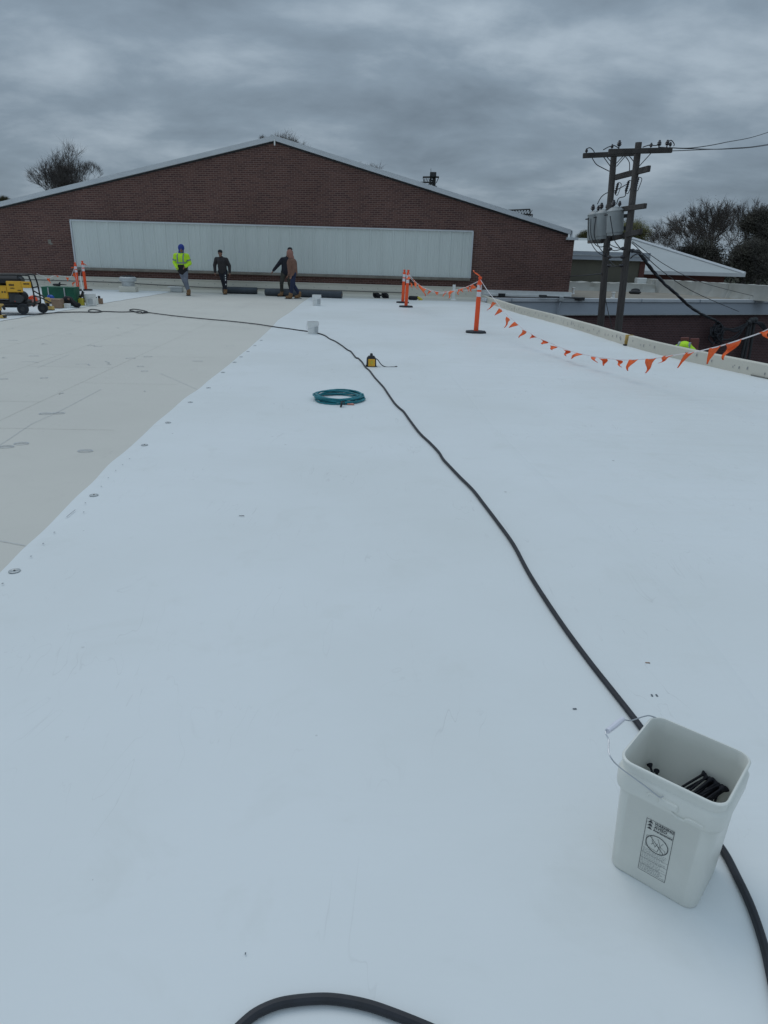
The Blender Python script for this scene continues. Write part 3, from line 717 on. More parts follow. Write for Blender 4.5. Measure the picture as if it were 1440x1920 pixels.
# jumpers round the gear are part of the poles' hardware
for pts, pr in (([(1120, 383, 23), (1127, 370, 22.9), (1137, 362, 22.6), (1152, 358, 22.4), (1176, 345, 21.6)], poA), ([(1156, 383, 21.5), (1160, 372, 21.5), (1170, 369, 21.5), (1173, 366, 21.5)], poB), ([(1173, 366, 21.5), (1173, 355, 21.5), (1177, 348, 21.5)], poB),
                ([(1110, 296, 22), (1118, 308, 22), (1130, 315, 22), (1142, 321, 22.2)], poA), ([(1173, 294, 21.8), (1180, 305, 21.8), (1180, 322, 21.8)], poB),
                ([(1099, 280, 22), (1106, 277, 22), (1113, 283, 22), (1116, 291, 22)], poA), ([(1131, 281, 22), (1140, 276, 22), (1146, 274, 22), (1152, 273, 22), (1160, 278, 22)], poA),
                ([(1205, 276, 21), (1218, 272, 21), (1228, 273, 21), (1236, 271, 21)], poB), ([(1250, 268, 21), (1258, 263, 21), (1264, 270, 21), (1263, 274, 21)], poB),
                ([(1104, 408, 22.6), (1104, 440, 22.6), (1112, 462, 22.3), (1125, 476, 22), (1142, 483, 21.9)], poA),
                ([(1118, 405, 22.4), (1114, 440, 22.3), (1125, 466, 22.1), (1138, 478, 22)], poA), ([(1140, 400, 22), (1137, 430, 21.8), (1142, 455, 21.8), (1150, 462, 21.6), (1163, 466, 21.3)], poA), ([(1144, 405, 21), (1148, 430, 21), (1152, 450, 21), (1160, 462, 21), (1166, 468, 21)], poB),
                ([(1108, 410, 22.4), (1108, 440, 22.3), (1116, 458, 22.2), (1126, 463, 22), (1135, 461, 22)], poA),
                ([(1144, 467, 21.5), (1153, 470, 21.3), (1166, 467, 21.1)], poA), ([(1143, 482, 21.5), (1153, 483, 21.3), (1164, 482, 21.1)], poA), ([(1141, 498, 21.5), (1150, 500, 21.3), (1163, 498, 21.1)], poA), ([(1143, 488, 21.5), (1152, 498, 21.3), (1160, 499, 21.1)], poA)):
    P = catmull([PY(*p) for p in pts], 4); b = MB(); b.tube(P, .013, 5); b.build('jumper_wire', M['cable'], pr)
for (x, y, Y, pr) in ((1144, 467, 21.9, poA), (1143, 482, 21.9, poA), (1142, 498, 21.9, poA), (1168, 466, 21.2, poB), (1167, 482, 21.2, poB), (1165, 498, 21.2, poB)):
    b = MB(); b.ell(PY(x, y, Y-.15), (.07, .05, .05), 8, 6); b.build('spool_insulator', M['porc'], pr)

far = lambda x, y, Y: PY(x, y, Y)
cable('power_line', [PY(1257, 277, 21), PY(1300, 277, 23), PY(1360, 267, 28), PY(1440, 248, 36), PY(1560, 200, 50)], .014, 'upper power line running from the crossarm end to the right', 'power line', k=8)
cable('power_line', [PY(1236, 276, 21), PY(1300, 279, 23), PY(1370, 279, 28), PY(1440, 272, 36), PY(1560, 250, 50)], .014, 'middle power line running from the crossarm to the right', 'power line', k=8)
cable('power_line', [PY(1258, 283, 21), PY(1310, 281, 23), PY(1370, 278, 28), PY(1440, 270.5, 35), PY(1560, 246, 48)], .012, 'lowest power line running from the crossarm end to the right', 'power line', k=8)
# heavy service bundle from the right pole to the weatherheads on the wall
wl = LW(0, 0)
def on_wall(x, y, off=-.2):
    a = LW(0, off); c = LW(10, off); return PL(x, y, (a.x, a.y), (c.x, c.y))
end = on_wall(1346, 606)
hp = [(1184, 470), (1196, 472), (1207, 485), (1222, 505), (1245, 531), (1270, 553), (1295, 576), (1318, 590), (1340, 600), (1346, 606)]
pts = []
for i, (x, y) in enumerate(hp):
    t = ((x-1184)/(1346-1184)); pts.append(PY(x, y, 20.9*(1-t)+end.y*t))
bd = thing('service_cable', pts[0], 'thick black service cable sagging from the right pole to the brick wall', 'cable')
b = MB(); cp = catmull(pts, 8); b.tube(cp, [.045+.012*math.sin(i*.9) for i in range(len(cp))], 8)
for ph in (0, 2.1, 4.2):
    b.tube([p+Vector((math.cos(i*.5+ph)*.035, math.sin(i*.5+ph)*.02, math.sin(i*.5+ph)*.035)) for i, p in enumerate(cp)], .024, 6)
b.build('bundle', M['cable'], bd)
b = MB(); b.tube(catmull([PY(1182, 485, 20.9), PY(1188, 479, 20.9), PY(1196, 476, 21), PY(1203, 479, 21.2)], 5), .018, 6); b.build('tail', M['cable'], bd); b = MB()
b.tube(catmull([PY(1245, 530, 24.3), PY(1246, 534, 24.3), PY(1250, 537, 24.4), PY(1254, 538, 24.6)], 4), .015, 6); b.build('tail', M['cable'], bd)
def guy(pts, r, lab): return cable('guy_wire', pts, r, lab, 'wire', 'steel', k=4)
guy([PY(1185, 455, 20.9), PY(1240, 507, 24), PY(1300, 547, 27), on_wall(1385, 584, -.1)], .012, 'thin straight wire below the thick cable running down to the fascia')
guy([PY(1186, 453, 20.9), PY(1258, 503, 25), PY(1330, 534, 29), PY(1460, 566, 34)], .010, 'upper thin wire running from the right pole over the white upstand')
cable('span_wire', [PY(1128, 513, 22.2), PY(1098, 516, 25), Vector((7.26, WY-.02, PY(1068, 518, WY).z))], .018, 'grey wire strung from the gabled wall corner to the left pole', 'wire', 'steel', k=5)
guy([PY(1135, 560, 22.2), PY(1141, 588, 22), PY(1150, 630, 21.8), PY(1156, 700, 21.6)], .012, 'thin wire dropping beside the foot of the left utility pole')
# weatherhead risers on the low brick wall
ws = thing('service_riser', on_wall(1400, 640), 'three dark conduit risers with a tangle of looped service cables on the brick wall', 'conduit')
for x0, x1, yt in ((1409, 1392, 602), (1404, 1386, 606), (1415, 1401, 601)):
    a = on_wall(x0, yt, -.22); c = on_wall(x1, 690, -.22); c = ext(a, c, GZ)
    b = MB(); b.tube([c, a], .065, 10); b.build('riser', M['steel'], ws)
    b = MB(); b.ell(a+Vector((0, 0, .03)), (.13, .15, .13), 10, 7); b.build('weatherhead', M['steel'], ws)
b = MB()
for k in range(12):
    cx_, cy_ = rnd.uniform(1336, 1352), rnd.uniform(612, 634); pp = []
    for t in range(7): a = t/6*math.pi*2+k; pp.append(on_wall(cx_+rnd.uniform(5, 9)*math.cos(a), cy_+rnd.uniform(8, 15)*math.sin(a), -.25-rnd.uniform(0, .12)))
    b.tube(catmull(pp, 4), .028, 6)
for k in range(6):
    y0 = rnd.uniform(612, 634); pp = [on_wall(1340, y0, -.3), on_wall(1358, y0+rnd.uniform(-4, 8), -.32), on_wall(1380, y0+rnd.uniform(-10, 6), -.32), on_wall(1402, 606+rnd.uniform(-2, 4), -.3)]
    b.tube(catmull(pp, 6), .028, 6)
for k in range(5):
    pp = [on_wall(1402+k*3, 604, -.3), on_wall(1418+k*3, 606, -.32), on_wall(1430+k*3, 616+2*k, -.32), on_wall(1450+3*k, 640, -.3)]
    b.tube(catmull(pp, 6), .028, 6)
b.tube(catmull([end, on_wall(1347, 612, -.25), on_wall(1340, 620, -.25), on_wall(1336, 632, -.25)], 5), .05, 7)
b.build('cable_loop', M['cable'], ws)

# ------------------------------------------------------------------ trees
def tree_mesh(seed, H, spread, depth=6, trunk=.25, fork=3, leaf=0, leafsize=.12, minr=.012, up=.25, spray=3, lj=.35, rad=0.0):
    rg = random.Random(seed); b = MB(); tw = []
    def grow(p, d, ln, r, lv):
        seg = 3 if lv < depth else 2; P = [p.copy()]; Rr = [r]; q = p.copy(); dd = d.copy()
        for i in range(seg):
            dd = (dd+Vector((rg.gauss(0, .13), rg.gauss(0, .13), rg.gauss(0, .06)+.05*up))).normalized()
            q = q+dd*ln/seg; P.append(q.copy()); Rr.append(max(minr, r*(1-.42*(i+1)/seg)))
        b.tube(P, Rr, 6 if lv < 2 else 3, cap=False, smooth=False)
        if lv >= depth-1: tw.append((P[-1], dd, ln))
        if lv >= depth: 
            tw.append((P[1], dd, ln)); return
        nf = fork+(1 if lv in (0, 1) else 0)
        for k in range(nf):
            az = rg.uniform(-.5, .5)+k*6.283/nf+lv; sp = rg.uniform(.45, .95)*spread
            if k == 0: sp *= .4
            ax = dd.orthogonal().normalized(); ax.rotate(Matrix.Rotation(az, 3, dd))
            nd = (dd*math.cos(sp)+ax*math.sin(sp)); nd.z += up*rg.uniform(0, .8)*(1 if nd.z > 0 else .5)
            if rad and lv: nd = nd.normalized()+(q-Vector((0, 0, H*.26))).normalized()*rad
            nd.normalize()
            st = P[-1] if k < 2 else P[rg.choice((1, 2, 3) if lv else (2, 3))]
            grow(st, nd, ln*rg.uniform(.64, .82), Rr[-1]*rg.uniform(.60, .82), lv+1)
    grow(Vector((0, 0, 0)), Vector((0, 0, 1)), H*.27, trunk, 0)
    for p, d, ln in tw:
        for k in range(spray):
            v = (d+Vector((rg.gauss(0, .55), rg.gauss(0, .55), rg.gauss(0, .4)+.15))).normalized()*ln*rg.uniform(.6, 1.5); o_ = v.orthogonal().normalized()*minr*.8; o2 = v.cross(o_).normalized()*minr*.8
            b.add([p+o_, p-o_*.5+o2*.87, p-o_*.5-o2*.87, p+v], [(0, 1, 3), (1, 2, 3), (2, 0, 3)])
    lf = None
    if leaf:
        lf = MB()
        for p, d, ln in tw:
            for k in range(leaf):
                c = p+Vector((rg.gauss(0, lj), rg.gauss(0, lj), rg.gauss(0, lj))); s_ = leafsize*rg.uniform(.5, 1.3)
                a = Vector((rg.gauss(0, 1), rg.gauss(0, 1), rg.gauss(0, 1))).normalized(); e_ = a.orthogonal().normalized()
                lf.add([c-a*s_, c+e_*s_*.7, c+a*s_, c-e_*s_*.7], [(0, 1, 2, 3)])
    zs = sorted(v.z for v in b.v); ws = sorted(math.hypot(v.x, v.y) for v in b.v)
    return b, lf, zs[int(len(zs)*.995)], ws[int(len(ws)*.93)]
tree_cache = {}
def tree(key, kw, xc, ytop, xw, Y, lab, name, grp, bark='bark', leafm='bud', wide=None, sink=0, rz=None):
    top = PY(xc, ytop, Y); half = (PY(xc+xw/2, 480, Y)-PY(xc-xw/2, 480, Y)).length/2
    if key not in tree_cache:
        b, lf, hm, wm = tree_mesh(**kw)
        t = bpy.data.objects.new(name, None); col.objects.link(t)
        b.build('limbs', M[bark], t, local=True)
        if lf: lf.build('crown', M[leafm], t, local=True)
        tree_cache[key] = (t, hm, wm)
    else:
        t0, hm, wm = tree_cache[key]; t = copy_tree(t0)
    t0, hm, wm = tree_cache[key]
    sx = half/wm; base = top.z-hm*sx; sz = sx
    if base < GZ: sz = (top.z-GZ)/hm; base = GZ
    t.location = (top.x, Y, base); t.scale = (sx, sx, sz); t.rotation_euler = (0, 0, rz if rz is not None else rnd.uniform(0, 6.28))
    if base > GZ+.05:
        hh = (base-GZ)/sz+.1; sb = MB(); r0_ = .05+.26; sb.tube([(.25, .1, -hh), (.1, .05, -hh*.6), (-.03, 0, -hh*.25), (0, 0, .05)], [r0_*1.25, r0_*1.05, r0_*.95, r0_*.85], 8)
        st = sb.build('lower_trunk', M[bark], t, local=True)
    tag(t, lab, 'tree', grp); return t
G1 = 'bare trees behind the gabled building'; G2 = 'trees beyond the buildings at right'
tree('bareA', dict(seed=4, H=13, spread=1.05, depth=5, trunk=.24, fork=4, minr=.014, up=.12, spray=3, rad=.6), 100, 277, 168, 95, 'larger rounded bare tree behind the left slope of the gabled roof', 'bare_tree', G1, rz=1.0)
tree('bareB', dict(seed=12, H=12, spread=1.15, depth=5, trunk=.20, fork=3, minr=.018, up=.05, spray=4, rad=.7), 156, 302, 112, 100, 'smaller bare tree just right of the large bare tree at left', 'bare_tree', G1)
nest = PY(123, 317, 94); b = MB(); b.ell(nest, (.42, .42, .4), 8, 6); tag(b.build('bird_nest', M['bark2']), 'dark nest clump in the larger bare tree at left', 'nest')
tree('budA', dict(seed=5, H=10, spread=.75, depth=4, trunk=.2, fork=4, leaf=10, leafsize=.10, minr=.02, up=.2), 1, 367, 30, 110, 'small green-tinged tree at the far left edge of the picture', 'tree', G1)
tree('bareC', dict(seed=21, H=12, spread=.6, depth=5, trunk=.2, fork=3, leaf=2, leafsize=.05, minr=.018, up=.5, spray=3, lj=.25), 522, 249, 92, 90, 'sparse treetop showing just above the gable ridge', 'bare_tree', G1, leafm='bud')
tree('bareC', None, 496, 253, 40, 95, 'thin twiggy treetop left of the gable ridge', 'bare_tree', G1)
tree('bareC', None, 559, 266, 30, 96, 'small twiggy treetop a little right of the gable ridge', 'bare_tree', G1)
tree('bareC', None, 684, 307, 60, 98, 'faint twig tips above the middle of the right roof slope', 'bare_tree', G1)
tree('budB', dict(seed=8, H=10, spread=.85, depth=4, trunk=.2, fork=4, leaf=34, leafsize=.085, minr=.02, up=.25, lj=.38), 1192, 414, 92, 85, 'yellow-green budding tree behind the taller utility pole', 'budding_tree', G2)
tree('budB', None, 1100, 432, 52, 88, 'small yellow-green tree between the gabled wall and the transformers', 'budding_tree', G2)
tree('bareD', dict(seed=31, H=12, spread=.75, depth=4, trunk=.16, fork=3, minr=.020, up=.35, spray=5), 1246, 427, 76, 95, 'pale bare tree between the budding tree and the dark trees', 'bare_tree', G2)
kwb = dict(seed=41, H=14, spread=.95, rad=.4, depth=5, trunk=.26, fork=3, leaf=5, leafsize=.055, minr=.022, up=.22, spray=3, lj=.45)
tree('brownA', kwb, 1348, 377, 150, 80, 'tallest brownish tree with an open crown among the dark trees', 'bare_tree', G2, 'bark2', 'bud2')
tree('brownB', dict(seed=47, H=14, spread=.95, rad=.45, depth=5, trunk=.26, fork=3, leaf=5, leafsize=.055, minr=.022, up=.20, spray=3, lj=.45), 1290, 411, 112, 78, 'rounder brown tree left of the tallest of the dark trees', 'bare_tree', G2, 'bark2', 'bud2')
tree('brownB', None, 1396, 394, 112, 88, 'thin dark tree right of the tallest brownish tree', 'bare_tree', G2)
tree('bareD2', dict(seed=77, H=14, spread=.5, depth=4, trunk=.3, fork=3, minr=.03, up=.5, spray=3), 1414, 374, 62, 72, 'bare tree with long upright limbs near the right picture edge', 'bare_tree', G2, 'bark2')
kwe = dict(seed=53, H=10, spread=.85, depth=4, trunk=.3, fork=4, leaf=34, leafsize=.085, minr=.03, up=.15, lj=.42)
for (x, y, w_, Y, l_) in ((1292, 464, 116, 70, 'low dark bushy tree behind the hip roof, first from the left'), (1345, 458, 120, 74, 'low dark bushy tree behind the hip roof, under the tallest tree'), (1398, 450, 110, 70, 'dark bushy tree above the right end of the hip roof'), (1450, 392, 96, 62, 'large dark evergreen cut by the right picture edge'), (1428, 452, 96, 58, 'dark shrub mass right of the hip roof corner')):
    tree('ever', kwe, x, y, w_, Y, l_, 'evergreen_tree', G2, 'bark2', 'evergreen')
# wood floor of the grove: dense low growth hiding the horizon
b = MB()
for k in range(20000):
    x = rnd.uniform(22, 75); y = rnd.uniform(62, 84); z = rnd.uniform(GZ, 1.7+1.0*mnoise.noise(Vector((x*.3, y*.1, 0)))) ; s_ = rnd.uniform(.07, .2)
    a = Vector((rnd.gauss(0, 1), rnd.gauss(0, 1), rnd.gauss(0, 1))).normalized(); e_ = a.orthogonal().normalized(); c = Vector((x, y, z))
    b.add([c-a*s_, c+e_*s_*.7, c+a*s_, c-e_*s_*.7], [(0, 1, 2, 3)])
tag(b.build('undergrowth', M['evergreen']), 'dark undergrowth beneath the trees at right', 'undergrowth', kind='stuff')

# ------------------------------------------------------------------ steel frames beyond the roof
def bar(b, p, q, r=.06): b.tube([p, q], r, 4, smooth=False)
Y = 110.0; k = lambda x, y, Yd=110.0: PY(x, y, Yd)
o = thing('signal_mast', Vector((k(812, 353).x, Y, GZ)), 'dark steel mast with a head box and braced platform above the right roof slope', 'mast')
b = MB()
for x in (808, 813, 816): bar(b, Vector((k(x, 330).x, Y, GZ)), k(x, 326), .13)
for y in (332, 338, 344, 350): bar(b, k(806, y), k(817, y), .08)
for y in (330, 337, 344): bar(b, k(807, y), k(817, y+7), .05); bar(b, k(817, y), k(807, y+7), .05)
b.build('mast_frame', M['steel'], o)
b = MB(); c = k(812, 327.5); b.box(c, (.9, .8, .65), .05); bar(b, k(808, 316), k(808, 323), .03); b.build('head_box', M['steel'], o)
b = MB(); bar(b, k(793, 332), k(823, 332), .12); bar(b, k(788, 342), k(817, 342), .10); bar(b, k(823, 332), k(818, 343), .05); bar(b, k(793, 332), k(795, 342), .05)
for i in range(6): bar(b, k(795+i*3, 342), k(797+i*3, 334+i*.2), .05)
bar(b, k(789, 342), k(812, 352), .12); bar(b, k(800, 348), k(812, 340), .07); bar(b, k(800, 350), k(819, 350), .1); b.build('platform', M['steel'], o)
o = thing('steel_gantry', Vector((k(975, 405).x, Y, GZ)), 'dark lattice gantry beam above the lower right roof slope', 'gantry')
b = MB(); bar(b, k(946, 394.5), k(994, 392.5), .10); bar(b, k(950, 402), k(994, 401), .06)
for i in range(9): x = 950+i*5.4; bar(b, k(x, 394), k(x, 402), .05); bar(b, k(x, 402), k(x+5, 393.5), .04)
b.build('beam', M['steel'], o)
b = MB()
bar(b, k(972, 402), k(999, 402.5), .1)
for x in (988, 998): bar(b, k(x, 402), Vector((k(x, 402).x, Y, GZ)), .08)
bar(b, k(988, 402), k(998, 409), .05); bar(b, k(998, 402), k(988, 409), .05); bar(b, k(994, 393), k(994, 402), .07); bar(b, Vector((k(952, 394).x, Y, GZ)), k(952, 394), .05)
b.build('gantry_post', M['steel'], o)

# ------------------------------------------------------------------ front bucket
def rrect(h1, h2, r, z, n=6, cx=0, cy=0):
    P = []
    for qx, qy, a0_ in ((1, 1, 0), (-1, 1, 90), (-1, -1, 180), (1, -1, 270)):
        for i in range(n+1):
            a = R(a0_+90*i/n); P.append((cx+qx*(h1-r)+r*math.cos(a), cy+qy*(h2-r)+r*math.sin(a), z))
    return P
bA_ = -.703
BC = Vector((.837, 1.519, .010))
bk_ = thing('square_bucket', BC, 'nearest square off-white bucket with a warning label and black fasteners inside', 'bucket', rz=bA_)
BM = Matrix.Translation(BC) @ Matrix.Rotation(bA_, 4, 'Z')
X = .1345; Yb = .127
prof = [(0.0, -.016, .03), (.006, -.013, .034), (.27, -.0045, .038), (.276, .004, .040), (.285, .0065, .042), (.322, .0075, .042), (.330, .003, .040), (.333, -.001, .038), (.352, -.0005, .038), (.354, .0035, .040), (.360, .004, .040), (.363, .001, .038), (.363, -.002, .036), (.358, -.0045, .035), (.32, -.006, .034), (.27, -.0085, .034), (.012, -.024, .030), (.008, -.03, .026)]
b = MB(); b.M = BM
KZ = 1.066
b.loft([rrect(X+d, Yb+d-(.0115*max(0, 1-z/.27)), r_, z*KZ) for z, d, r_ in prof], smooth=True, cap0=True, cap1=True)
body = b.build('bucket_body', M['offwhite'], bk_, sharp=50)
# raised step on the collar of the near face
b = MB(); b.M = BM
st = [(-.045, .300), (-.038, .309), (.005, .309), (.012, .296), (.030, .283), (.052, .281), (.062, .290), (.100, .290)]
b.tube(catmull([(x, -Yb-.0075, z*KZ) for x, z in st], 5), .0035, 6); b.build('collar_rib', M['offwhite'], bk_)
b = MB(); b.M = BM; b.box((0.010, -Yb-.0085, .323), (.05, .010, .024), .004); b.build('handle_boss', M['offwhite'], bk_)
b = MB(); b.M = BM; b.box((0.0, Yb+.0085, .323), (.05, .010, .024), .004); b.build('handle_boss', M['offwhite'], bk_)
# wire handle: its plane rises from the pivots over the left rim
sl = .50
PN = BM.to_3x3() @ Vector((sl, 0, 1)); P0 = BM @ Vector((0, 0, .323))
def HP(x, y): d = ray(x, y); return CO+d*((P0-CO).dot(PN)/d.dot(PN))
pf = BM @ Vector((.004, -Yb-.014, .323)); pbk = BM @ Vector((.0, Yb+.012, .323))
def FP(x, y):
    n = BM.to_3x3() @ Vector((0, 1, 0)); o_ = BM @ Vector((0, -Yb-.013, 0)); d = ray(x, y); return CO+d*((o_-CO).dot(n)/d.dot(n))
w1 = [FP(1243.5, 1493), FP(1238, 1495), FP(1230, 1490), FP(1210, 1474), FP(1185, 1456), FP(1160, 1437), HP(1147, 1423), HP(1141, 1408), HP(1141.5, 1388), HP(1136, 1376), HP(1136, 1370), HP(1142, 1369)]
w2 = [HP(1166, 1349), HP(1173, 1350), HP(1183, 1351), HP(1196, 1347), HP(1209, 1343), HP(1222, 1343), BM @ Vector((-.09, Yb+.012, .368)), BM @ Vector((-.04, Yb+.014, .342)), pbk]
b = MB(); b.tube(catmull(w1, 5), .0018, 6); b.tube(catmull(w2, 5), .0018, 6); b.build('wire_handle', M['wire'], bk_)
b = MB(); b.tube([HP(1139, 1371), HP(1153, 1360), HP(1168, 1348)], [.0075, .0085, .0075], 10); b.build('grip', M['grip'], bk_)
# label printed on the near face
def face_pt(x, z, o=.0008):         # x along face (-X..X), z height, o = proud of the face
    t = (z-.006)/(.2878-.006); d = -.0243+(-.0045+.0243)*t
    return BM @ Vector((x, -(Yb+d)-o, z))
def face_hit(x, y):
    a, c, e_ = face_pt(0, .05), face_pt(.1, .05), face_pt(0, .2); n = (c-a).cross(e_-a); d = ray(x, y)
    p = CO+d*((a-CO).dot(n)/d.dot(n)); l = BM.inverted() @ p; return l.x, l.z
LC = [face_hit(*p) for p in ((1209, 1532), (1261, 1557), (1250, 1657), (1200, 1630))]
lx0 = (LC[0][0]+LC[3][0])/2; lx1 = (LC[1][0]+LC[2][0])/2; lz1 = (LC[0][1]+LC[1][1])/2; lz0 = (LC[2][1]+LC[3][1])/2
print('LABEL', lx0, lx1, lz0, lz1)
LWd = lx1-lx0; LHt = lz1-lz0
def lp(u, v, o=.0010): return face_pt(lx0+u*LWd, lz0+v*LHt, o)
def lline(b, pts, wd, o=.0010):
    for (a, c) in zip(pts, pts[1:]):
        dx = (c[0]-a[0])*LWd; dz = (c[1]-a[1])*LHt; L_ = math.hypot(dx, dz)
        if L_ < 1e-7: continue
        nx, nz = -dz/L_*wd/2/LWd, dx/L_*wd/2/LHt
        b.add([lp(a[0]+nx, a[1]+nz, o), lp(a[0]-nx, a[1]-nz, o), lp(c[0]-nx, c[1]-nz, o), lp(c[0]+nx, c[1]+nz, o)], [(0, 1, 2, 3)])
b = MB()
lline(b, [(0, 0), (1, 0), (1, 1), (0, 1), (0, 0)], .0011)
for v_ in (.935, .875, .36, .255, .14): lline(b, [(0, v_), (1, v_)], .0005)
for v_ in (.945, .885, .825):       # warning triangles
    b.add([lp(.06, v_), lp(.24, v_), lp(.15, v_+.045)], [(0, 1, 2)])
cir = [(.50+.40*math.cos(t*math.pi/16), .60+.40*math.sin(t*math.pi/16)*LWd/LHt) for t in range(33)]
lline(b, cir, .0022); lline(b, [cir[12], cir[28]], .0014, .0012)
# simple drawing under the ban sign: pail, child figure leaning in
for pts, wd in (([(.10, .50), (.10, .70), (.32, .70)], .0006), ([(.10, .50), (.55, .48), (.60, .62), (.50, .72)], .0008), ([(.55, .48), (.60, .62)], .001), ([(.62, .60), (.80, .56), (.84, .50)], .0008), ([(.35, .62), (.45, .55), (.52, .63)], .0010), ([(.30, .66), (.36, .60), (.30, .57)], .0010), ([(.70, .68), (.62, .60), (.66, .48)], .0007)): lline(b, pts, wd)
b.build('warning_label', M['ink'], bk_)
def text_mesh(s, u, v, h, bold=0):
    cu = bpy.data.curves.new('t', 'FONT'); cu.body = s; cu.size = 1.0; cu.resolution_u = 2; cu.offset = bold
    to = bpy.data.objects.new('t', cu); col.objects.link(to)
    me = bpy.data.meshes.new_from_object(to); bpy.data.objects.remove(to)
    vs = [tuple(p.co) for p in me.vertices]; fs = [tuple(p.vertices) for p in me.polygons]
    return vs, fs
b = MB()
for s_, u_, v_, hh, wd in (('WARNING', .30, .943, .056, .68), ('AVISO', .30, .882, .056, .46), ('Avertissement', .28, .824, .050, .70)):
    vs_, fs_ = text_mesh(s_, 0, 0, 1, .022); w0 = max(p[0] for p in vs_); h0 = max(p[1] for p in vs_)
    b.add([lp(u_+p[0]/w0*wd, v_+p[1]/h0*hh*.82, .0011) for p in vs_], fs_)
b.build('label_text', M['ink'], bk_)
b = MB(); v_ = .455
for row in range(17):
    v_ = .448-row*.026; u_ = .04
    if abs(v_-.36) < .008 or abs(v_-.255) < .008 or abs(v_-.14) < .008: v_ -= .006
    endu = rnd.uniform(.7, .95)
    while u_ < endu:
        wl_ = rnd.uniform(.03, .11); lline(b, [(u_, v_), (min(u_+wl_, endu), v_)], .0009 if row < 12 else .0011, .0010); u_ += wl_+.025
b.build('small_print', M['grey_ink'], bk_)
# fasteners in the bucket
def fastener(head, tail, lab, r=.0034):
    head = Vector(head); tail = Vector(tail); d = (head-tail); L_ = d.length
    Mx = Matrix.Translation(tail) @ d.to_track_quat('Z', 'Y').to_matrix().to_4x4()
    b = MB(); b.M = Mx; b.lathe([(.0005, 0), (r*.8, .008), (r, .012), (r, L_-.012), (r*1.3, L_-.010), (r*2.6, L_-.002), (r*2.6, L_), (.0005, L_)], 10)
    o = b.build('roof_screw', M['screw']); tag(o, lab, 'screw', 'black roofing screws in the square bucket'); return o
rg = random.Random(4)
inv = BM.inverted()
def clampin(p):
    l = inv @ p; l.x = max(-.112, min(.116, l.x)); l.y = max(-.10, min(.112, l.y)); l.z = max(.02, l.z); return BM @ l
def toward(h, t, L_): return h+(t-h).normalized()*L_
fl = []
for k in range(15):
    hx, hy = 1323+k*2.7+rg.uniform(-1.5, 1.5), 1452+k*2.0+rg.uniform(-3, 3); hz = .290-.0045*(k % 4)
    h = G(hx, hy, hz); t = G(hx-35+rg.uniform(-3, 3), hy+24+rg.uniform(-4, 4), hz-.022+rg.uniform(-.008, .004)); fl.append((h, toward(h, t, .15)))
for (hx, hy, tx, ty, hz, tz) in ((1364, 1476, 1336, 1496, .272, .256), (1352, 1470, 1342, 1500, .272, .235), (1337, 1461, 1322, 1490, .275, .245), (1346, 1465, 1338, 1492, .27, .24)):
    h = G(hx, hy, hz); fl.append((h, toward(h, G(tx, ty, tz), .14)))
nm = {0: 'black roofing screw at the left edge of the heap in the square bucket, the topmost', 15: 'black roofing screw with a wide head at the right corner inside the square bucket', 16: 'black roofing screw crossing the others near the right corner of the square bucket'}
for k, (h, t) in enumerate(fl): fastener(clampin(h), clampin(t), nm.get(k, 'black roofing screw in the heap at the right front corner of the square bucket'))
h = G(1218, 1433, .25); fastener(clampin(h), clampin(toward(h, G(1226, 1458, .235), .14)), 'black roofing screw at the left inside the bucket, the longer showing one')
h = G(1231, 1445, .243); fastener(clampin(h), clampin(toward(h, G(1236, 1460, .20), .14)), 'black roofing screw at the left inside the bucket, the short one seen head-on')
for k in range(26):
    p = BM @ Vector((rg.uniform(-.05, .07), rg.uniform(-.06, .06), .02+.2*k/26)); a = rg.uniform(0, 3.14)
    fastener(clampin(p+Vector((.06*math.cos(a), .06*math.sin(a), .008))), clampin(p-Vector((.06*math.cos(a), .06*math.sin(a), .0))), 'black roofing screw lying low in the square bucket')

# ------------------------------------------------------------------ hoses and cords on the roof
def ground_tube(name, pxs, r, lab, cat='cable', m='rubber', k=6, n=10, z=None, raise_=.010):
    P = catmull([G(x, y, r+raise_) for x, y in pxs], k); b = MB(); b.tube(P, r, n); return tag(b.build(name, M[m]), lab, cat)
main = [(1478, 1960), (1452, 1860), (1433, 1775), (1408, 1700), (1380, 1640), (1358, 1598), (1330, 1560), (1290, 1500), (1250, 1430), (1205, 1368), (1180, 1335), (1150, 1297), (1108, 1244), (1062, 1182), (1022, 1123), (990, 1072), (962, 1020), (932, 978), (907, 945), (886, 918), (861, 893), (842, 873), (831, 861), (822, 847), (806, 830), (787, 812), (770, 790), (757, 772), (749, 765), (740, 756), (730, 742), (720, 727), (713, 719), (702, 707), (693, 695), (685, 688), (679, 679), (672, 672), (667, 670), (658, 659), (652, 656), (640, 647), (629, 640), (618, 635), (610, 629.5), (598, 625.2), (588, 623), (575.7, 621), (560, 619), (540, 616), (520, 613.5), (480, 607.5), (430, 602), (380, 597.5), (330, 592.5), (290, 587.5), (270, 584.5)]
ground_tube('power_cable', main, .0115, 'long black cable winding from behind the bucket to the back of the roof')
lp1 = [(272, 585), (262, 587), (252, 584), (243, 581.5), (250, 579.7), (262, 581), (272, 583), (277, 585.5), (268, 587), (264, 584.5), (250, 584.5), (225, 585), (200, 584), (190, 584), (180, 585), (168, 584.5), (166, 582), (172, 580), (182, 581), (190, 583.8), (178, 585.5), (150, 585), (110, 586), (60, 589.5), (20, 590.5), (-40, 592)]
ground_tube('power_cable', lp1, .013, 'black cable with two small loops lying on the tan board at left')
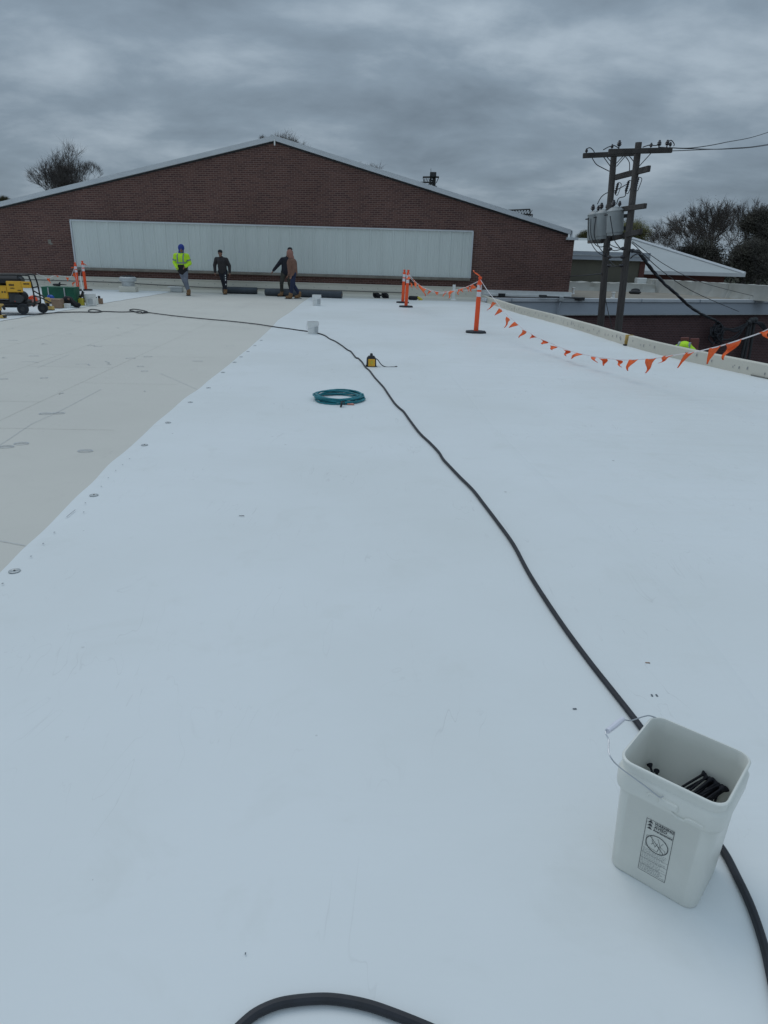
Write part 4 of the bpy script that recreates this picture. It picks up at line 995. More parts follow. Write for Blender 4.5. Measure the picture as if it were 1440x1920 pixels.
ground_tube('power_cable', [(430, 1945), (455, 1920), (480, 1900), (515, 1884), (550, 1876.5), (600, 1872.5), (640, 1875), (690, 1885), (740, 1902), (795, 1924), (850, 1948)], .012, 'black cable curving through the bottom edge of the picture')
P = [Vector((x, 29.262, z)) for x, z in ((-15, .30), (-13, .29), (-11.2, .28), (-9, .22), (-6.8, .18), (-4, .21), (-1, .2), (.6, .19))]
b = MB(); b.tube(catmull(P, 8), .012, 6); tag(b.build('cord', M['cable']), 'thin dark cord strung along the beige curb at the brick wall', 'cable')
# teal hose coil
co = thing('air_hose_coil', G(635, 749), 'teal air hose coiled flat on the white roof', 'hose')
b = MB(); c = G(635, 750.5); rg = random.Random(9); P = []
turns = 12
for i in range(turns*22+1):
    a = i/22*2*math.pi; t_ = i/22
    rx = .300-.016*(t_ % 3)+.012*math.sin(a*3+t_)+.014*math.sin(a+t_*1.9)+rg.uniform(-.002, .002); ry = rx*1.05
    lay = int(t_)//3
    P.append(Vector((c.x+rx*math.cos(a)+.010*math.sin(t_*2.3), c.y+ry*math.sin(a)+.014*math.cos(t_*1.7), 0.018+.016*lay+.006*math.sin(a*2+t_*1.3)+.004)))
b.tube(P, .0085, 7); b.build('hose', M['teal'], co)
b = MB(); c2_ = G(640, 759, .03); P2 = [c2_+Vector((math.sin(a)*.006, math.cos(a)*.036, math.sin(a)*.032)) for a in [i*math.pi/5 for i in range(11)]]
b.tube(P2, .010, 6); b.tube([c2_+Vector((-.01, 0, .03)), c2_+Vector((.03, .01, .04)), c2_+Vector((.035, -.02, .005))], .008, 6); b.build('tie', M['black'], co)
b = MB(); p = G(659, 758, .018); b.tube([p+Vector((-.05, 0, 0)), p], .009, 8); b.tube([p, p+Vector((.02, 0, 0))], .012, 8); b.tube([p+Vector((.02, 0, 0)), p+Vector((.032, 0, 0))], .008, 8); b.build('fitting', M['brass'], co)
p = G(686, 761, 0)
# yellow-black charger/tool with a lead
p = G(696, 688); tl = thing('power_tool', p, 'yellow and black power tool standing on the white roof beside the cable', 'power tool', rz=.1)
b = MB(); b.M = tl.matrix_basis; b.loft([rrect(.075, .07, .015, .006, 4), rrect(.072, .068, .018, .10, 4), rrect(.070, .060, .02, .135, 4), rrect(.045, .04, .02, .17, 4)]); b.box((0, 0, .01), (.17, .15, .02), .004); b.box((0.0, -.068, .005), (.19, .02, .02), .004); b.build('housing', M['black'], tl)
b = MB(); b.M = tl.matrix_basis; b.box((0, -.072, .075), (.105, .012, .11), .005); b.build('yellow_plate', M['yellow'], tl)
b = MB(); b.M = tl.matrix_basis; b.box((0.002, -.080, .078), (.03, .004, .05), .001); b.build('badge', M['fyellow'], tl)
b = MB(); b.M = tl.matrix_basis; b.tube([(0, 0, .16), (0, 0, .205)], [.024, .02], 10); b.box((0, 0, .20), (.03, .05, .02), .006); b.build('knob', M['steel'], tl)
q0 = tl.matrix_basis @ Vector((.06, 0, .13))
b = MB(); b.tube(catmull([q0, q0+Vector((.04, 0, -.02)), q0+Vector((.10, -.02, -.09)), G(724, 688, .012), G(735, 688, .012), G(742, 688, .012)], 6), .007, 8); b.tube([G(741, 688, .012), G(744, 687.5, .012)], .012, 8); b.build('lead', M['cable'], tl)

# ------------------------------------------------------------------ round pails further back
def pail(px, py, wpx, hpx, lab, style=0):
    p = G(px, py); D = (PY(px+wpx/2, py, p.y)-PY(px-wpx/2, py, p.y)).length; r_ = D/2; h = hpx/wpx*D*.97
    o = thing('round_pail' if style != 2 else 'round_pail', p, lab, 'bucket', 'white round pails on the roof', rz=rnd.uniform(-.4, .4))
    b = MB(); b.M = o.matrix_basis
    b.lathe([(.001, .006), (r_*.84, .006), (r_*.86, .012), (r_*.96, h*.78), (r_*1.0, h*.79), (r_*1.0, h*.90), (r_*.96, h*.905), (r_*.97, h*.985), (r_*1.01, h*.99), (r_*1.01, h), (r_*.95, h), (r_*.93, h*.9), (r_*.82, .02), (.001, .018)], 32)
    b.build('pail_body', M['white'], o)
    b = MB(); b.M = o.matrix_basis
    b.tube(catmull([(-r_*1.0, -.03, h*.82), (-r_*1.16, -.10, h*.60), (-r_*1.05, -r_*.7, h*.42), (-r_*.4, -r_*1.04, h*.5), (.5*r_, -r_*.98, h*.62), (r_, -.02, h*.82)], 5), .003, 5); b.build('wire_handle', M['wire'], o)
    b = MB(); b.M = o.matrix_basis       # printed label wrapped on the side
    v = []; 
    for i in range(9):
        a = R(-78+i*6); rr_ = r_*.925+.0025
        v += [(rr_*math.cos(a), rr_*math.sin(a), h*.18), (r_*.965*math.cos(a)+.0, r_*.965*math.sin(a), h*.62)]
    b.add(v, [(2*i, 2*i+2, 2*i+3, 2*i+1) for i in range(8)], True); b.build('label', M['galv'], o)
    return o
pail(587, 626, 22.5, 23, 'round white pail standing on the black cable')
pail(594, 573.5, 17, 20.5, 'round white pail in front of the long dark roll')
pail(171, 573, 21, 21, 'round white pail beside the tools and boxes at left', 1)

# ------------------------------------------------------------------ rolls of dark membrane
def roll(x0, y0, x1, y1, dpx, lab):
    a = G(x0, y0); c = G(x1, y1); r_ = (PY(x0, y0, a.y)-PY(x0, y0-dpx, a.y)).length/2
    a.y = min(a.y, 28.72); c.y = min(c.y, 28.78); a.z = c.z = r_+.004; o = thing('membrane_roll', (a+c)/2-Vector((0, 0, r_)), lab, 'roll', 'dark rolls of roofing membrane')
    b = MB(); L_ = (c-a).length; d = (c-a).normalized(); Mx = Matrix.Translation(a) @ d.to_track_quat('Z', 'Y').to_matrix().to_4x4(); b.M = Mx
    b.lathe([(r_*.3, 0), (r_*.95, 0), (r_, .012), (r_*1.003, L_*.5), (r_, L_-.012), (r_*.95, L_), (r_*.3, L_)], 32)
    b.tube([(r_*.99*math.cos(.3), r_*.99*math.sin(.3), 0), (r_*.99*math.cos(.3), r_*.99*math.sin(.3), L_)], .012, 6)
    b.build('wound_sheet', M['roll'], o)
    b = MB(); b.M = Mx; b.lathe([(r_*.31, .02), (r_*.31, -.01), (r_*.25, -.01), (r_*.25, L_+.01), (r_*.31, L_+.01), (r_*.31, L_-.02)], 20); b.build('core', M['card'], o)
    return o
roll(424, 548.8, 491, 549.2, 12.5, 'shorter dark membrane roll behind the walking man in black')
roll(498, 554.5, 641, 560, 13.5, 'longest dark membrane roll, lying behind the two men standing together')

# ------------------------------------------------------------------ roof ventilator, low curb box
p = G(242, 547.5); s_ = .62
vt = thing('roof_ventilator', p, 'grey round roof ventilator on a square white curb near the wall', 'roof vent', rz=.15)
b = MB(); b.M = vt.matrix_basis; b.box((0, 0, .11), (.62, .62, .22), .02); b.build('curb', M['board2'], vt)
b = MB(); b.M = vt.matrix_basis; b.lathe([(.24, .20), (.24, .38), (.31, .40), (.32, .44), (.33, .52), (.30, .54), (.26, .56), (.001, .57)], 28); b.build('hood', M['galv'], vt)
b = MB(); b.M = vt.matrix_basis
for i in range(9): a = i*.7; b.ell((.17*math.cos(a), .17*math.sin(a), .57), (.07, .06, .04), 8, 5)
b.build('debris_top', M['dark'], vt)
p = G(331, 548); bx = thing('curb_box', p, 'low pale box on the roof just left of the man in lime', 'roof curb', rz=.05)
b = MB(); b.M = bx.matrix_basis; b.box((0, .1, .10), (.44, .36, .18), .02); b.build('frame', M['galv'], bx); b = MB(); b.M = bx.matrix_basis; b.box((-.05, .1, .195), (.56, .42, .02), .006); b.build('lid', M['white'], bx)
p = G(850, 562.5); pp = thing('vent_pipe', p, 'white upright vent pipe beside the sagging flag line', 'vent pipe')
b = MB(); b.M = pp.matrix_basis; b.lathe([(.13, 0), (.10, .02), (.065, .05), (.062, .58), (.045, .58), (.045, .3)], 16); b.build('pipe', M['white'], pp)

# ------------------------------------------------------------------ delineators and pennant lines
def delineator(bx_, by_, tx, ty, lab, wpx):
    p = G(bx_, by_); t = PY(tx, ty, p.y); d = t-p; H_ = d.length
    o = thing('delineator_post', p, lab, 'delineator', 'orange delineator posts holding the flag line')
    Mx = Matrix.Translation(p) @ d.to_track_quat('Z', 'Y').to_matrix().to_4x4()
    b = MB(); b.M = Matrix.Translation(p)
    b.loft([[(.245*math.cos(a)*k_, .20*math.sin(a)*k_, z) for a in [R(22.5+i*45) for i in range(8)]] for z, k_ in ((.012, 1), (.04, 1), (.058, .93), (.062, .5))], smooth=False); b.build('base', M['rubber'], o)
    r_ = .054; h = H_
    b = MB(); b.M = Mx
    b.lathe([(r_*1.05, .03), (r_, .06), (r_*.97, h*.60), (r_*.90, h*.62), (r_*.90, h*.88), (r_*1.0, h*.885), (r_*.9, h*.92), (r_*.55, h*.94), (r_*.55, h*.965), (r_*.8, h*.975), (r_*.7, h), (.001, h)], 20); b.build('post', M['orange'], o)
    for z0 in (.655, .775):
        b = MB(); b.M = Mx; b.lathe([(r_*.905, h*z0), (r_*.94, h*z0+.002), (r_*.94, h*(z0+.085)), (r_*.905, h*(z0+.085)+.002)], 20); b.build('reflective_band', M['band'], o)
    return o, t
d1, t1 = delineator(892, 625, 900.5, 519, 'nearest orange delineator post with a black base, flag line tied at its top', 10)
d2, t2 = delineator(761, 576.5, 765.8, 506, 'orange delineator post in front of its twin, left of the vent pipe', 8)
d3, t3 = delineator(754.8, 568.5, 758.5, 505.5, 'orange delineator post just behind its twin, left of the vent pipe', 8)
d4, t4 = delineator(147, 545.5, 140.5, 492, 'left orange delineator post of the pair by the brick wall', 8)
d5, t5 = delineator(161.5, 545, 154, 489, 'right orange delineator post of the pair by the brick wall', 8)
def flagline(name, lab, A, Bv, rope, flags, r=.007, extra=()):
    """rope and flags given on the upright plane through plan points A and Bv"""
    o = thing(name, PL(*rope[0], A, Bv), lab, 'flag line', 'orange pennant lines between the posts')
    nrm = Vector((Bv[1]-A[1], -(Bv[0]-A[0]), 0)).normalized()
    b = MB(); b.tube(catmull([PL(x, y, A, Bv) for x, y in rope], 4), r, 6)
    for e_ in extra: b.tube(catmull([PL(x, y, A, Bv) for x, y in e_], 4), r*.8, 6)
    b.build('rope', M['rope'], o)
    rg = random.Random(len(flags))
    for f_ in flags:
        (ax, ay), (bx2, by2), (tx, ty) = f_; a = PL(ax, ay, A, Bv); c = PL(bx2, by2, A, Bv); t = PL(tx, ty, A, Bv)
        bow = rg.uniform(-.05, .05); bow2 = rg.uniform(-.03, .03); n_ = 7; b = MB(); v = []
        for i in range(n_+1):
            s_ = i/n_; L1 = a.lerp(t, s_); L2 = c.lerp(t, s_)
            side = (c-a)*0
            off = nrm*(bow*math.sin(s_*math.pi)+bow2*math.sin(s_*2*math.pi)); bend = Vector((0, 0, 1))*0
            cx2 = (c-a)*(.12*math.sin(s_*math.pi))*(1 if bow > 0 else -1)
            for q_, sg in ((L1, 1), ((L1+L2)/2, -.6), (L2, 1)):
                pz = q_+off+nrm*.012*sg+cx2; pz.z = max(pz.z, .02); v.append(pz)
        fs = []
        for i in range(n_):
            for j in range(2): k_ = i*3+j; fs.append((k_, k_+1, k_+4, k_+3))
        b.add(v, fs, True); ob = b.build('flag', M['flag'], o); sm_ = ob.modifiers.new('t', 'SOLIDIFY'); sm_.thickness = .002
    return o
z2 = lambda x, y: (860+x/3.789, 500+y/3.789)
z7 = lambda x, y: (1200+x/5.333, 360+y/5.333)
z4 = lambda x, y: (660+x/4.8, 480+y/4.8)
z1 = lambda x, y: (x/4.8, 440+y/4.8)
rope1 = [z2(150, 85), z2(205, 170), z2(260, 240), z2(320, 320), z2(400, 390), z2(460, 445), z2(510, 472), z2(560, 503), z2(640, 535), z2(710, 568), z2(800, 600), z2(885, 622), z2(950, 636), z2(1060, 652), z2(1170, 662), z2(1280, 659), z2(1400, 650), z7(340, 1632), z7(550, 1600), z7(700, 1565), z7(820, 1535), z7(1025, 1470), z7(1200, 1410), z7(1320, 1355), z7(1600, 1220)]
fl1 = [[z2(245, 250), z2(270, 262), z2(202, 310)], [z2(290, 295), z2(315, 318), z2(258, 346)], [z2(343, 355), z2(370, 380), z2(325, 434)], [z2(400, 392), z2(428, 416), z2(358, 435)], [z2(455, 447), z2(487, 464), z2(428, 505)], [z2(512, 478), z2(558, 503), z2(508, 510)], [z2(588, 518), z2(640, 537), z2(598, 552)], [z2(652, 560), z2(708, 570), z2(668, 592)],
       [z2(745, 590), z2(797, 600), z2(765, 636)], [z2(845, 613), z2(885, 625), z2(800, 655)], [z2(945, 640), z2(982, 648), z2(988, 682)], [z2(1000, 652), z2(1060, 655), z2(1030, 704)], [z2(1122, 662), z2(1168, 668), z2(1160, 715)], [z2(1215, 662), z2(1280, 660), z2(1203, 740)], [z2(1335, 655), z2(1410, 650), z2(1328, 757)],
       [z7(245, 1640), z7(340, 1632), z7(185, 1712)], [z7(470, 1605), z7(550, 1600), z7(378, 1760)], [z7(700, 1565), z7(820, 1535), z7(672, 1722)], [z7(865, 1520), z7(1025, 1470), z7(832, 1680)], [z7(1200, 1408), z7(1330, 1350), z7(1290, 1465)], [z2(165, 85), z2(150, 60), z2(108, 25)]]
A1 = (t1.x, t1.y); B1 = (4.1, 7.65)
flagline('pennant_line', 'orange pennant line sagging from the nearest post to the right picture edge', A1, B1, rope1, fl1)
A2 = (t2.x, t2.y)
rope2 = [z4(500, 150), z4(570, 232), z4(640, 282), z4(720, 312), z4(800, 325), z4(870, 320), z4(960, 300), z4(1040, 275), z4(1140, 226)]
fl2 = [[z4(500, 175), z4(530, 200), z4(520, 215)], [z4(520, 235), z4(545, 250), z4(550, 290)], [z4(548, 205), z4(580, 238), z4(600, 300)], [z4(600, 255), z4(640, 282), z4(650, 335)], [z4(640, 290), z4(672, 300), z4(660, 362)], [z4(690, 305), z4(722, 312), z4(682, 346)], [z4(740, 316), z4(780, 325), z4(775, 352)], [z4(835, 318), z4(858, 316), z4(820, 366)], [z4(890, 312), z4(925, 318), z4(872, 382)], [z4(958, 300), z4(985, 295), z4(962, 350)], [z4(985, 295), z4(1020, 285), z4(1000, 325)], [z4(1025, 280), z4(1055, 268), z4(1050, 320)], [z4(1060, 266), z4(1095, 250), z4(1078, 322)], [z4(1090, 262), z4(1125, 285), z4(1070, 300)], [z4(1130, 250), z4(1180, 240), z4(1140, 300)]]
flagline('pennant_line', 'orange pennant line hanging between the nearest post and the twin posts', A2, A1, rope2, fl2, extra=[[z4(500, 165), z4(575, 250), z4(680, 300), z4(760, 335), z4(850, 330), z4(960, 312), z4(1110, 300), z4(1150, 260)]])
A4 = (t4.x-.0, t4.y-.12); B4 = (t5.x, t5.y-.12)
rope3 = [z1(330, 350), z1(400, 380), z1(440, 392), z1(490, 368), z1(560, 372), z1(605, 384), z1(640, 375), z1(672, 290)]
fl3 = [[z1(420, 390), z1(450, 392), z1(456, 440)], [z1(480, 362), z1(520, 366), z1(515, 382)], [z1(588, 383), z1(618, 386), z1(604, 418)], [z1(655, 290), z1(680, 300), z1(640, 302)], [z1(655, 350), z1(685, 345), z1(680, 390)], [z1(660, 425), z1(680, 430), z1(655, 470)], [z1(742, 262), z1(755, 258), z1(795, 285)]]
flagline('pennant_line', 'orange pennant line by the brick wall behind the green box', A4, B4, rope3, fl3, extra=[[z1(672, 300), z1(690, 400), z1(700, 460)], [z1(745, 262), z1(728, 340), z1(720, 390)]])

# ------------------------------------------------------------------ fastener plates on the sheet edge
def plate(x, y, first=[None]):
    p = G(x, y, .012)
    if first[0] is None:
        b = MB(); b.lathe([(.001, .002), (.006, .002), (.009, -.001), (.018, .0005), (.024, .003), (.029, .003), (.033, .001), (.034, -.003)], 24)
        o = b.build('fastener_plate', M['plate']); b = MB(); b.M = Matrix.Translation((0, 0, .0)); b.lathe([(.001, .0045), (.006, .004), (.007, .001)], 12); b.build('screw_head', M['black'], o, local=True); first[0] = o
    else: o = copy_tree(first[0])
    o.location = p; o.scale = (.88, .88, .88); return o
for (x, y, l_) in ((27, 1070, 'nearest round metal fastener plate on the white sheet edge at the left border'), (176, 928, 'second nearest round fastener plate along the white sheet edge'), (271, 834, 'third nearest round fastener plate along the white sheet edge'), (315, 792, 'fourth nearest round fastener plate along the white sheet edge'), (357, 754, 'fifth nearest round fastener plate along the white sheet edge'), (391, 727, 'sixth nearest round fastener plate along the white sheet edge'), (418, 698, 'seventh nearest round fastener plate along the white sheet edge'),
                   (440, 679, 'small looking fastener plate where the sheet edge bends'), (452, 669, 'first of the close-set far fastener plates on the sheet edge'), (465, 659, 'second of the close-set far fastener plates on the sheet edge'), (478, 648, 'third of the close-set far fastener plates on the sheet edge'), (490, 638, 'fourth of the close-set far fastener plates on the sheet edge')):
    o = plate(x, y); tag(o, l_, 'fastener', 'round fastener plates along the white sheet edge')
# fine dark pin holes and loose scraps on the sheet
b = MB()
for (x, y) in ((157, 960), (102, 998), (81, 1019), (58, 1043), (160, 943), (190, 912), (203, 896), (217, 882), (230, 871), (243, 860), (5, 1094)):
    p = G(x, y, .016); b.lathe and b.add([(p.x+.006*math.cos(a), p.y+.006*math.sin(a), .017) for a in [i*math.pi/3 for i in range(6)]], [tuple(range(6))])
p, q_ = G(125, 974), G(142, 960); flatline(b, [(p.x, p.y), (q_.x, q_.y)], .004, .017)
k_ = b.build('pin_hole', M['grey_ink'], bpy.data.objects['roof_membrane']); k_['kind'] = 'stuff'
for (x, y, w_, l_, c, lab) in ((453, 965, .036, .006, 'steel', 'small dark metal sliver lying on the open white sheet'), (1223, 1301, .007, .018, 'grey_ink', 'left one of two tiny dark scraps beyond the square bucket'), (1232, 1301, .007, .018, 'grey_ink', 'right one of two tiny dark scraps beyond the square bucket'), (1215, 1240, .02, .008, 'card', 'tiny reddish scrap on the sheet above the two dark scraps'), (1078, 1326, .015, .008, 'grey_ink', 'tiny dark scrap left of the bucket handle'), (460, 1784, .003, .007, 'grey_ink', 'tiny dark fleck on the sheet above the bottom cable')):
    p = G(x, y, .02); b = MB(); b.M = Matrix.Translation((p.x, p.y, .013)) @ Matrix.Rotation(rnd.uniform(-.3, .3), 4, 'Z'); b.box((0, 0, 0), (w_, l_*.8, .002), .0006); b.box((w_*.2, l_*.1, .001), (w_*.4, l_*.5, .002), .0005); tag(b.build('scrap', M[c]), lab, 'scrap')

# ------------------------------------------------------------------ generator and gear at left
gp = G(40, 588); gn = thing('portable_generator', gp, 'yellow and black portable generator on wheels at the left picture edge', 'generator', rz=.22)
GM = gn.matrix_basis
def gpart(name, m, fn): b = MB(); b.M = GM; fn(b); return b.build(name, M[m], gn)
def fr_(b):
    for y in (-.28, .28):
        b.tube(catmull([(-.95, y, .22), (-.95, y, .86), (-.90, y, .92), (-.3, y, .93), (.30, y, .93), (.38, y, .86), (.42, y, .60), (.42, y, .26), (.36, y, .20)], 4), .02, 8)
    for x, z in ((-.95, .55), (.41, .64), (.41, .30), (-.6, .93), (.1, .93)): b.tube([(x, -.28, z), (x, .28, z)], .016, 8)
    b.tube([(-.95, -.28, .24), (.40, -.28, .24)], .022, 8); b.tube([(-.95, .28, .24), (.40, .28, .24)], .022, 8)
gpart('frame', 'black', fr_)
gpart('fuel_tank', 'black', lambda b: (b.box((-.35, 0, .79), (1.0, .50, .24), .07), b.tube([(-.35, 0, .91), (-.35, 0, .95)], .04, 10)))
gpart('lower_body', 'black', lambda b: (b.box((-.32, 0, .25), (1.1, .48, .18), .03), b.ell((.12, -.12, .42), (.14, .14, .14))))
gpart('engine_cover', 'steel', lambda b: (b.box((-.05, -.12, .40), (.28, .28, .28), .04), b.tube([(.08, -.2, .38), (.08, -.36, .38)], .10, 14)))
gpart('side_panel', 'yellow', lambda b: (b.box((-.52, -.255, .52), (.72, .06, .30), .02), b.box((-.52, -.26, .665), (.74, .07, .03), .008)))
gpart('control_panel', 'yellow', lambda b: (b.box((.02, -.30, .66), (.36, .05, .26), .015), b.box((.28, -.30, .71), (.24, .05, .15), .012)))
def marks(b):
    for (x, z, w_, h) in ((-.04, .70, .12, .05), (-.03, .625, .10, .025), (.30, .73, .14, .035), (.12, .575, .08, .025)):
        n_ = max(3, int(w_/.022)); 
        for i in range(n_): b.box((x-w_/2+(i+.5)*w_/n_, -.3275, z), (w_/n_*.72, .004, h*(1 if i % 3 else .8)))
    for i, x in enumerate((-.36, -.28, -.22)): b.tube([(x, -.285, .53), (x, -.30, .53)], .018, 8)
    b.box((-.62, -.288, .54), (.22, .01, .13))
gpart('panel_lettering', 'black', marks)
gpart('red_tag', 'red', lambda b: (b.box((.02, -.275, .315), (.11, .03, .03), .004), b.box((-.8, -.29, .6), (.05, .01, .02), .002)))
for (x, y, r_) in ((.15, -.36, .13), (.50, .10, .12), (-.85, -.36, .13), (-.85, .36, .13)):
    b = MB(); b.M = GM @ Matrix.Translation((x, y, r_+.012)) @ Matrix.Rotation(R(90), 4, 'X'); b.lathe([(r_*.45, -.04), (r_*.9, -.045), (r_, -.03), (r_, .03), (r_*.9, .045), (r_*.45, .04)], 20)
    wh = b.build('wheel', M['rubber'], gn); b = MB(); b.M = GM @ Matrix.Translation((x, y, r_+.012)) @ Matrix.Rotation(R(90), 4, 'X'); b.lathe([(.001, -.02), (r_*.5, -.03), (r_*.5, .03), (.001, .02)], 14); o_ = b.build('hub', M['steel'], wh)
gpart('handle', 'black', lambda b: b.tube(catmull([(.42, -.28, .45), (.55, -.28, .42), (.72, -.28, .33), (.80, -.26, .28)], 4), .017, 8))
def simple(name, px, py, lab, cat, parts, rz=0, grp=None):
    p = G(px, py); o = thing(name, p, lab, cat, grp, rz)
    for nm, m, fn in parts: b = MB(); b.M = o.matrix_basis; fn(b); b.build(nm, M[m], o)
    return o
def coil(b, r_, h, n_, tr):
    P = [(r_*math.cos(i*.35)*(1+.06*math.sin(i)), .5*r_*math.sin(i*.35), h/2+r_*.0+h*.45*math.sin(i*.35+.7)+.02*math.sin(i*.9)) for i in range(n_)]; b.tube(P, tr, 6)
simple('cord_reel', 63, 574, 'orange and white coil of cord between the generator wheels', 'cord reel', [('orange_cord', 'orange', lambda b: (b.tube([(.11*math.cos(i*.4), .03*math.sin(i*.13), .16+.11*math.sin(i*.4)) for i in range(80)], .016, 6), b.tube([(.07*math.cos(i*.4), .03*math.sin(i*.13), .15+.07*math.sin(i*.4)) for i in range(50)], .016, 6))), ('white_disc', 'white', lambda b: b.tube([(.03, .05, .16), (.03, .075, .16)], .15, 18)), ('foot', 'orange', lambda b: b.box((-.05, -.03, .02), (.2, .1, .04), .01))])
def drillf(b): b.cap((0, 0, .30), (.18, 0, .30), .055, .045); b.box((0, 0, .17), (.07, .06, .2), .015)
simple('cordless_tool', 92, 582, 'yellow and black cordless tool standing right of the generator', 'power tool', [('body', 'tanyellow', lambda b: (b.box((0, 0, .26), (.14, .12, .14), .03), b.box((.03, 0, .06), (.20, .14, .10), .02))), ('grip', 'black', lambda b: (b.cap((-.02, 0, .10), (.0, 0, .24), .045, .04), b.tube([(-.08, 0, .34), (-.35, .05, .48)], .02, 8), b.box((0, 0, .015), (.26, .16, .03), .01)))])
simple('cordless_tool', 3, 597, 'yellow and black power tool cut by the left picture edge in front of the generator', 'power tool', [('body', 'tanyellow', lambda b: (b.box((-.05, 0, .24), (.14, .14, .16), .03), b.box((-.05, 0, .04), (.28, .18, .08), .02), b.box((.04, 0, .30), (.10, .1, .06), .02))), ('grip', 'black', lambda b: (b.cap((-.04, 0, .08), (-.03, 0, .2), .05, .045), b.box((.07, -.02, .05), (.10, .12, .05), .015), b.cap((.06, 0, .30), (.10, 0, .22), .03, .03)))])
simple('green_box', 115, 573, 'large dark green box with two pale straps behind the gear', 'box', [('box_body', 'green', lambda b: b.loft([[(x*(.40 if z < .1 else .45), y*.22+.1, z) for x, y in ((-1, -1), (1, -1), (1, 1), (-1, 1))] for z in (.01, .30, .50)], smooth=False)), ('strap', 'galv', lambda b: (b.box((-.26, -.135, .37), (.03, .012, .26)), b.box((.19, -.135, .37), (.03, .012, .26)))), ('lid', 'green', lambda b: b.box((0, .1, .505), (.93, .46, .025), .008))], rz=.05)
simple('nail_gun', 112, 572, 'dark tool lying on top of the green box', 'power tool', [('body', 'black', lambda b: (b.cap((-.13, .1, .56), (.02, .1, .56), .03, .04), b.cap((.02, .1, .57), (.05, .1, .62), .03, .02))), ('nozzle', 'dark', lambda b: b.cap((.05, .1, .57), (.22, .1, .565), .018, .010))], rz=.05)
simple('blue_bag', 98, 576, 'crumpled blue plastic bag in front of the green box', 'bag', [('sheet', 'blue', lambda b: [b.ell((rnd.uniform(-.08, .08), .05, .25+rnd.uniform(-.03, .04)), (.08, .06, .05), 7, 5, Matrix.Rotation(rnd.uniform(0, 3), 3, 'Y')) for _ in range(7)] + [b.ell((0, .06, .12), (.10, .07, .12), 8, 6)]), ('label', 'white', lambda b: b.box((.02, -.02, .22), (.06, .01, .04)))])
simple('cardboard_box', 104, 578, 'brown cardboard box with a white sticker in front of the green box', 'box', [('carton', 'card', lambda b: b.box((0, 0, .125), (.40, .28, .23), .006)), ('flap', 'card', lambda b: b.box((.02, -.02, .245), (.38, .25, .008), 0, Matrix.Rotation(.05, 3, 'X'))), ('sticker', 'white', lambda b: b.box((-.09, -.1425, .075), (.15, .004, .10)))])
simple('black_bag', 135, 577, 'slumped black cloth bag between the boxes and the yellow jug', 'bag', [('bag_body', 'cloth_black', lambda b: (b.ell((-.12, .05, .20), (.16, .13, .11)), b.cap((-.05, 0, .20), (.17, -.02, .06), .09, .06), b.ell((.14, 0, .08), (.12, .10, .07)))), ('strap', 'black', lambda b: b.tube(catmull([(-.1, -.08, .3), (.02, -.12, .28), (.12, -.12, .15), (.19, -.1, .06)], 4), .012, 6)), ('pale_lining', 'skin', lambda b: b.ell((-.02, -.10, .24), (.035, .02, .03)))])
simple('white_carton', 127, 578, 'small white carton beside the black bag', 'box', [('carton', 'white', lambda b: b.box((0, 0, .065), (.15, .12, .125), .004)), ('end_flap', 'fyellow', lambda b: b.box((-.12, .0, .06), (.09, .10, .10), .01))])
simple('cardboard_box', 143, 572, 'brown carton standing behind the yellow jug', 'box', [('carton', 'card', lambda b: b.box((0, .05, .15), (.26, .2, .28), .006)), ('flap', 'card', lambda b: b.box((0.01, .05, .295), (.25, .18, .008)))])
simple('yellow_jug', 153.5, 573, 'small yellow jug with a black top beside the white pail', 'jug', [('jug_body', 'fyellow', lambda b: b.loft([rrect(.075, .06, .02, z, 4) for z in (.008, .18)] + [rrect(.04, .035, .02, .215, 4)])), ('cap', 'black', lambda b: (b.tube([(0, 0, .21), (0, 0, .245)], .025, 10), b.box((0, 0, .255), (.1, .08, .04), .01), b.cap((.03, 0, .27), (.07, 0, .40), .03, .022), b.cap((.07, 0, .38), (.11, 0, .36), .02, .015)))])
simple('broom', 158, 568, 'white-handled broom leaning upright beside the yellow jug', 'broom', [('handle', 'white', lambda b: b.tube([(-.04, .1, .28), (-.08, .12, .78)], .022, 8)), ('head', 'black', lambda b: (b.cap((-.04, .1, .05), (-.04, .1, .30), .03, .02), b.box((-.06, .08, .03), (.20, .08, .04), .01)))])
simple('small_bottle', 182, 570.5, 'small pale bottle with a dark cap right of the white pail', 'bottle', [('bottle', 'offwhite', lambda b: b.tube([(0, 0, .01), (0, 0, .16), (0, 0, .18)], [.045, .045, .02], 12)), ('cap', 'dark', lambda b: b.tube([(0, 0, .18), (0, 0, .21)], .02, 10))])
simple('cardboard_box', 189, 570, 'smallest brown carton at the right end of the gear', 'box', [('carton', 'card', lambda b: (b.box((0, 0, .085), (.12, .1, .16), .004))), ('dark_top', 'dark', lambda b: (b.box((-.03, 0, .20), (.06, .06, .07), .008)))])
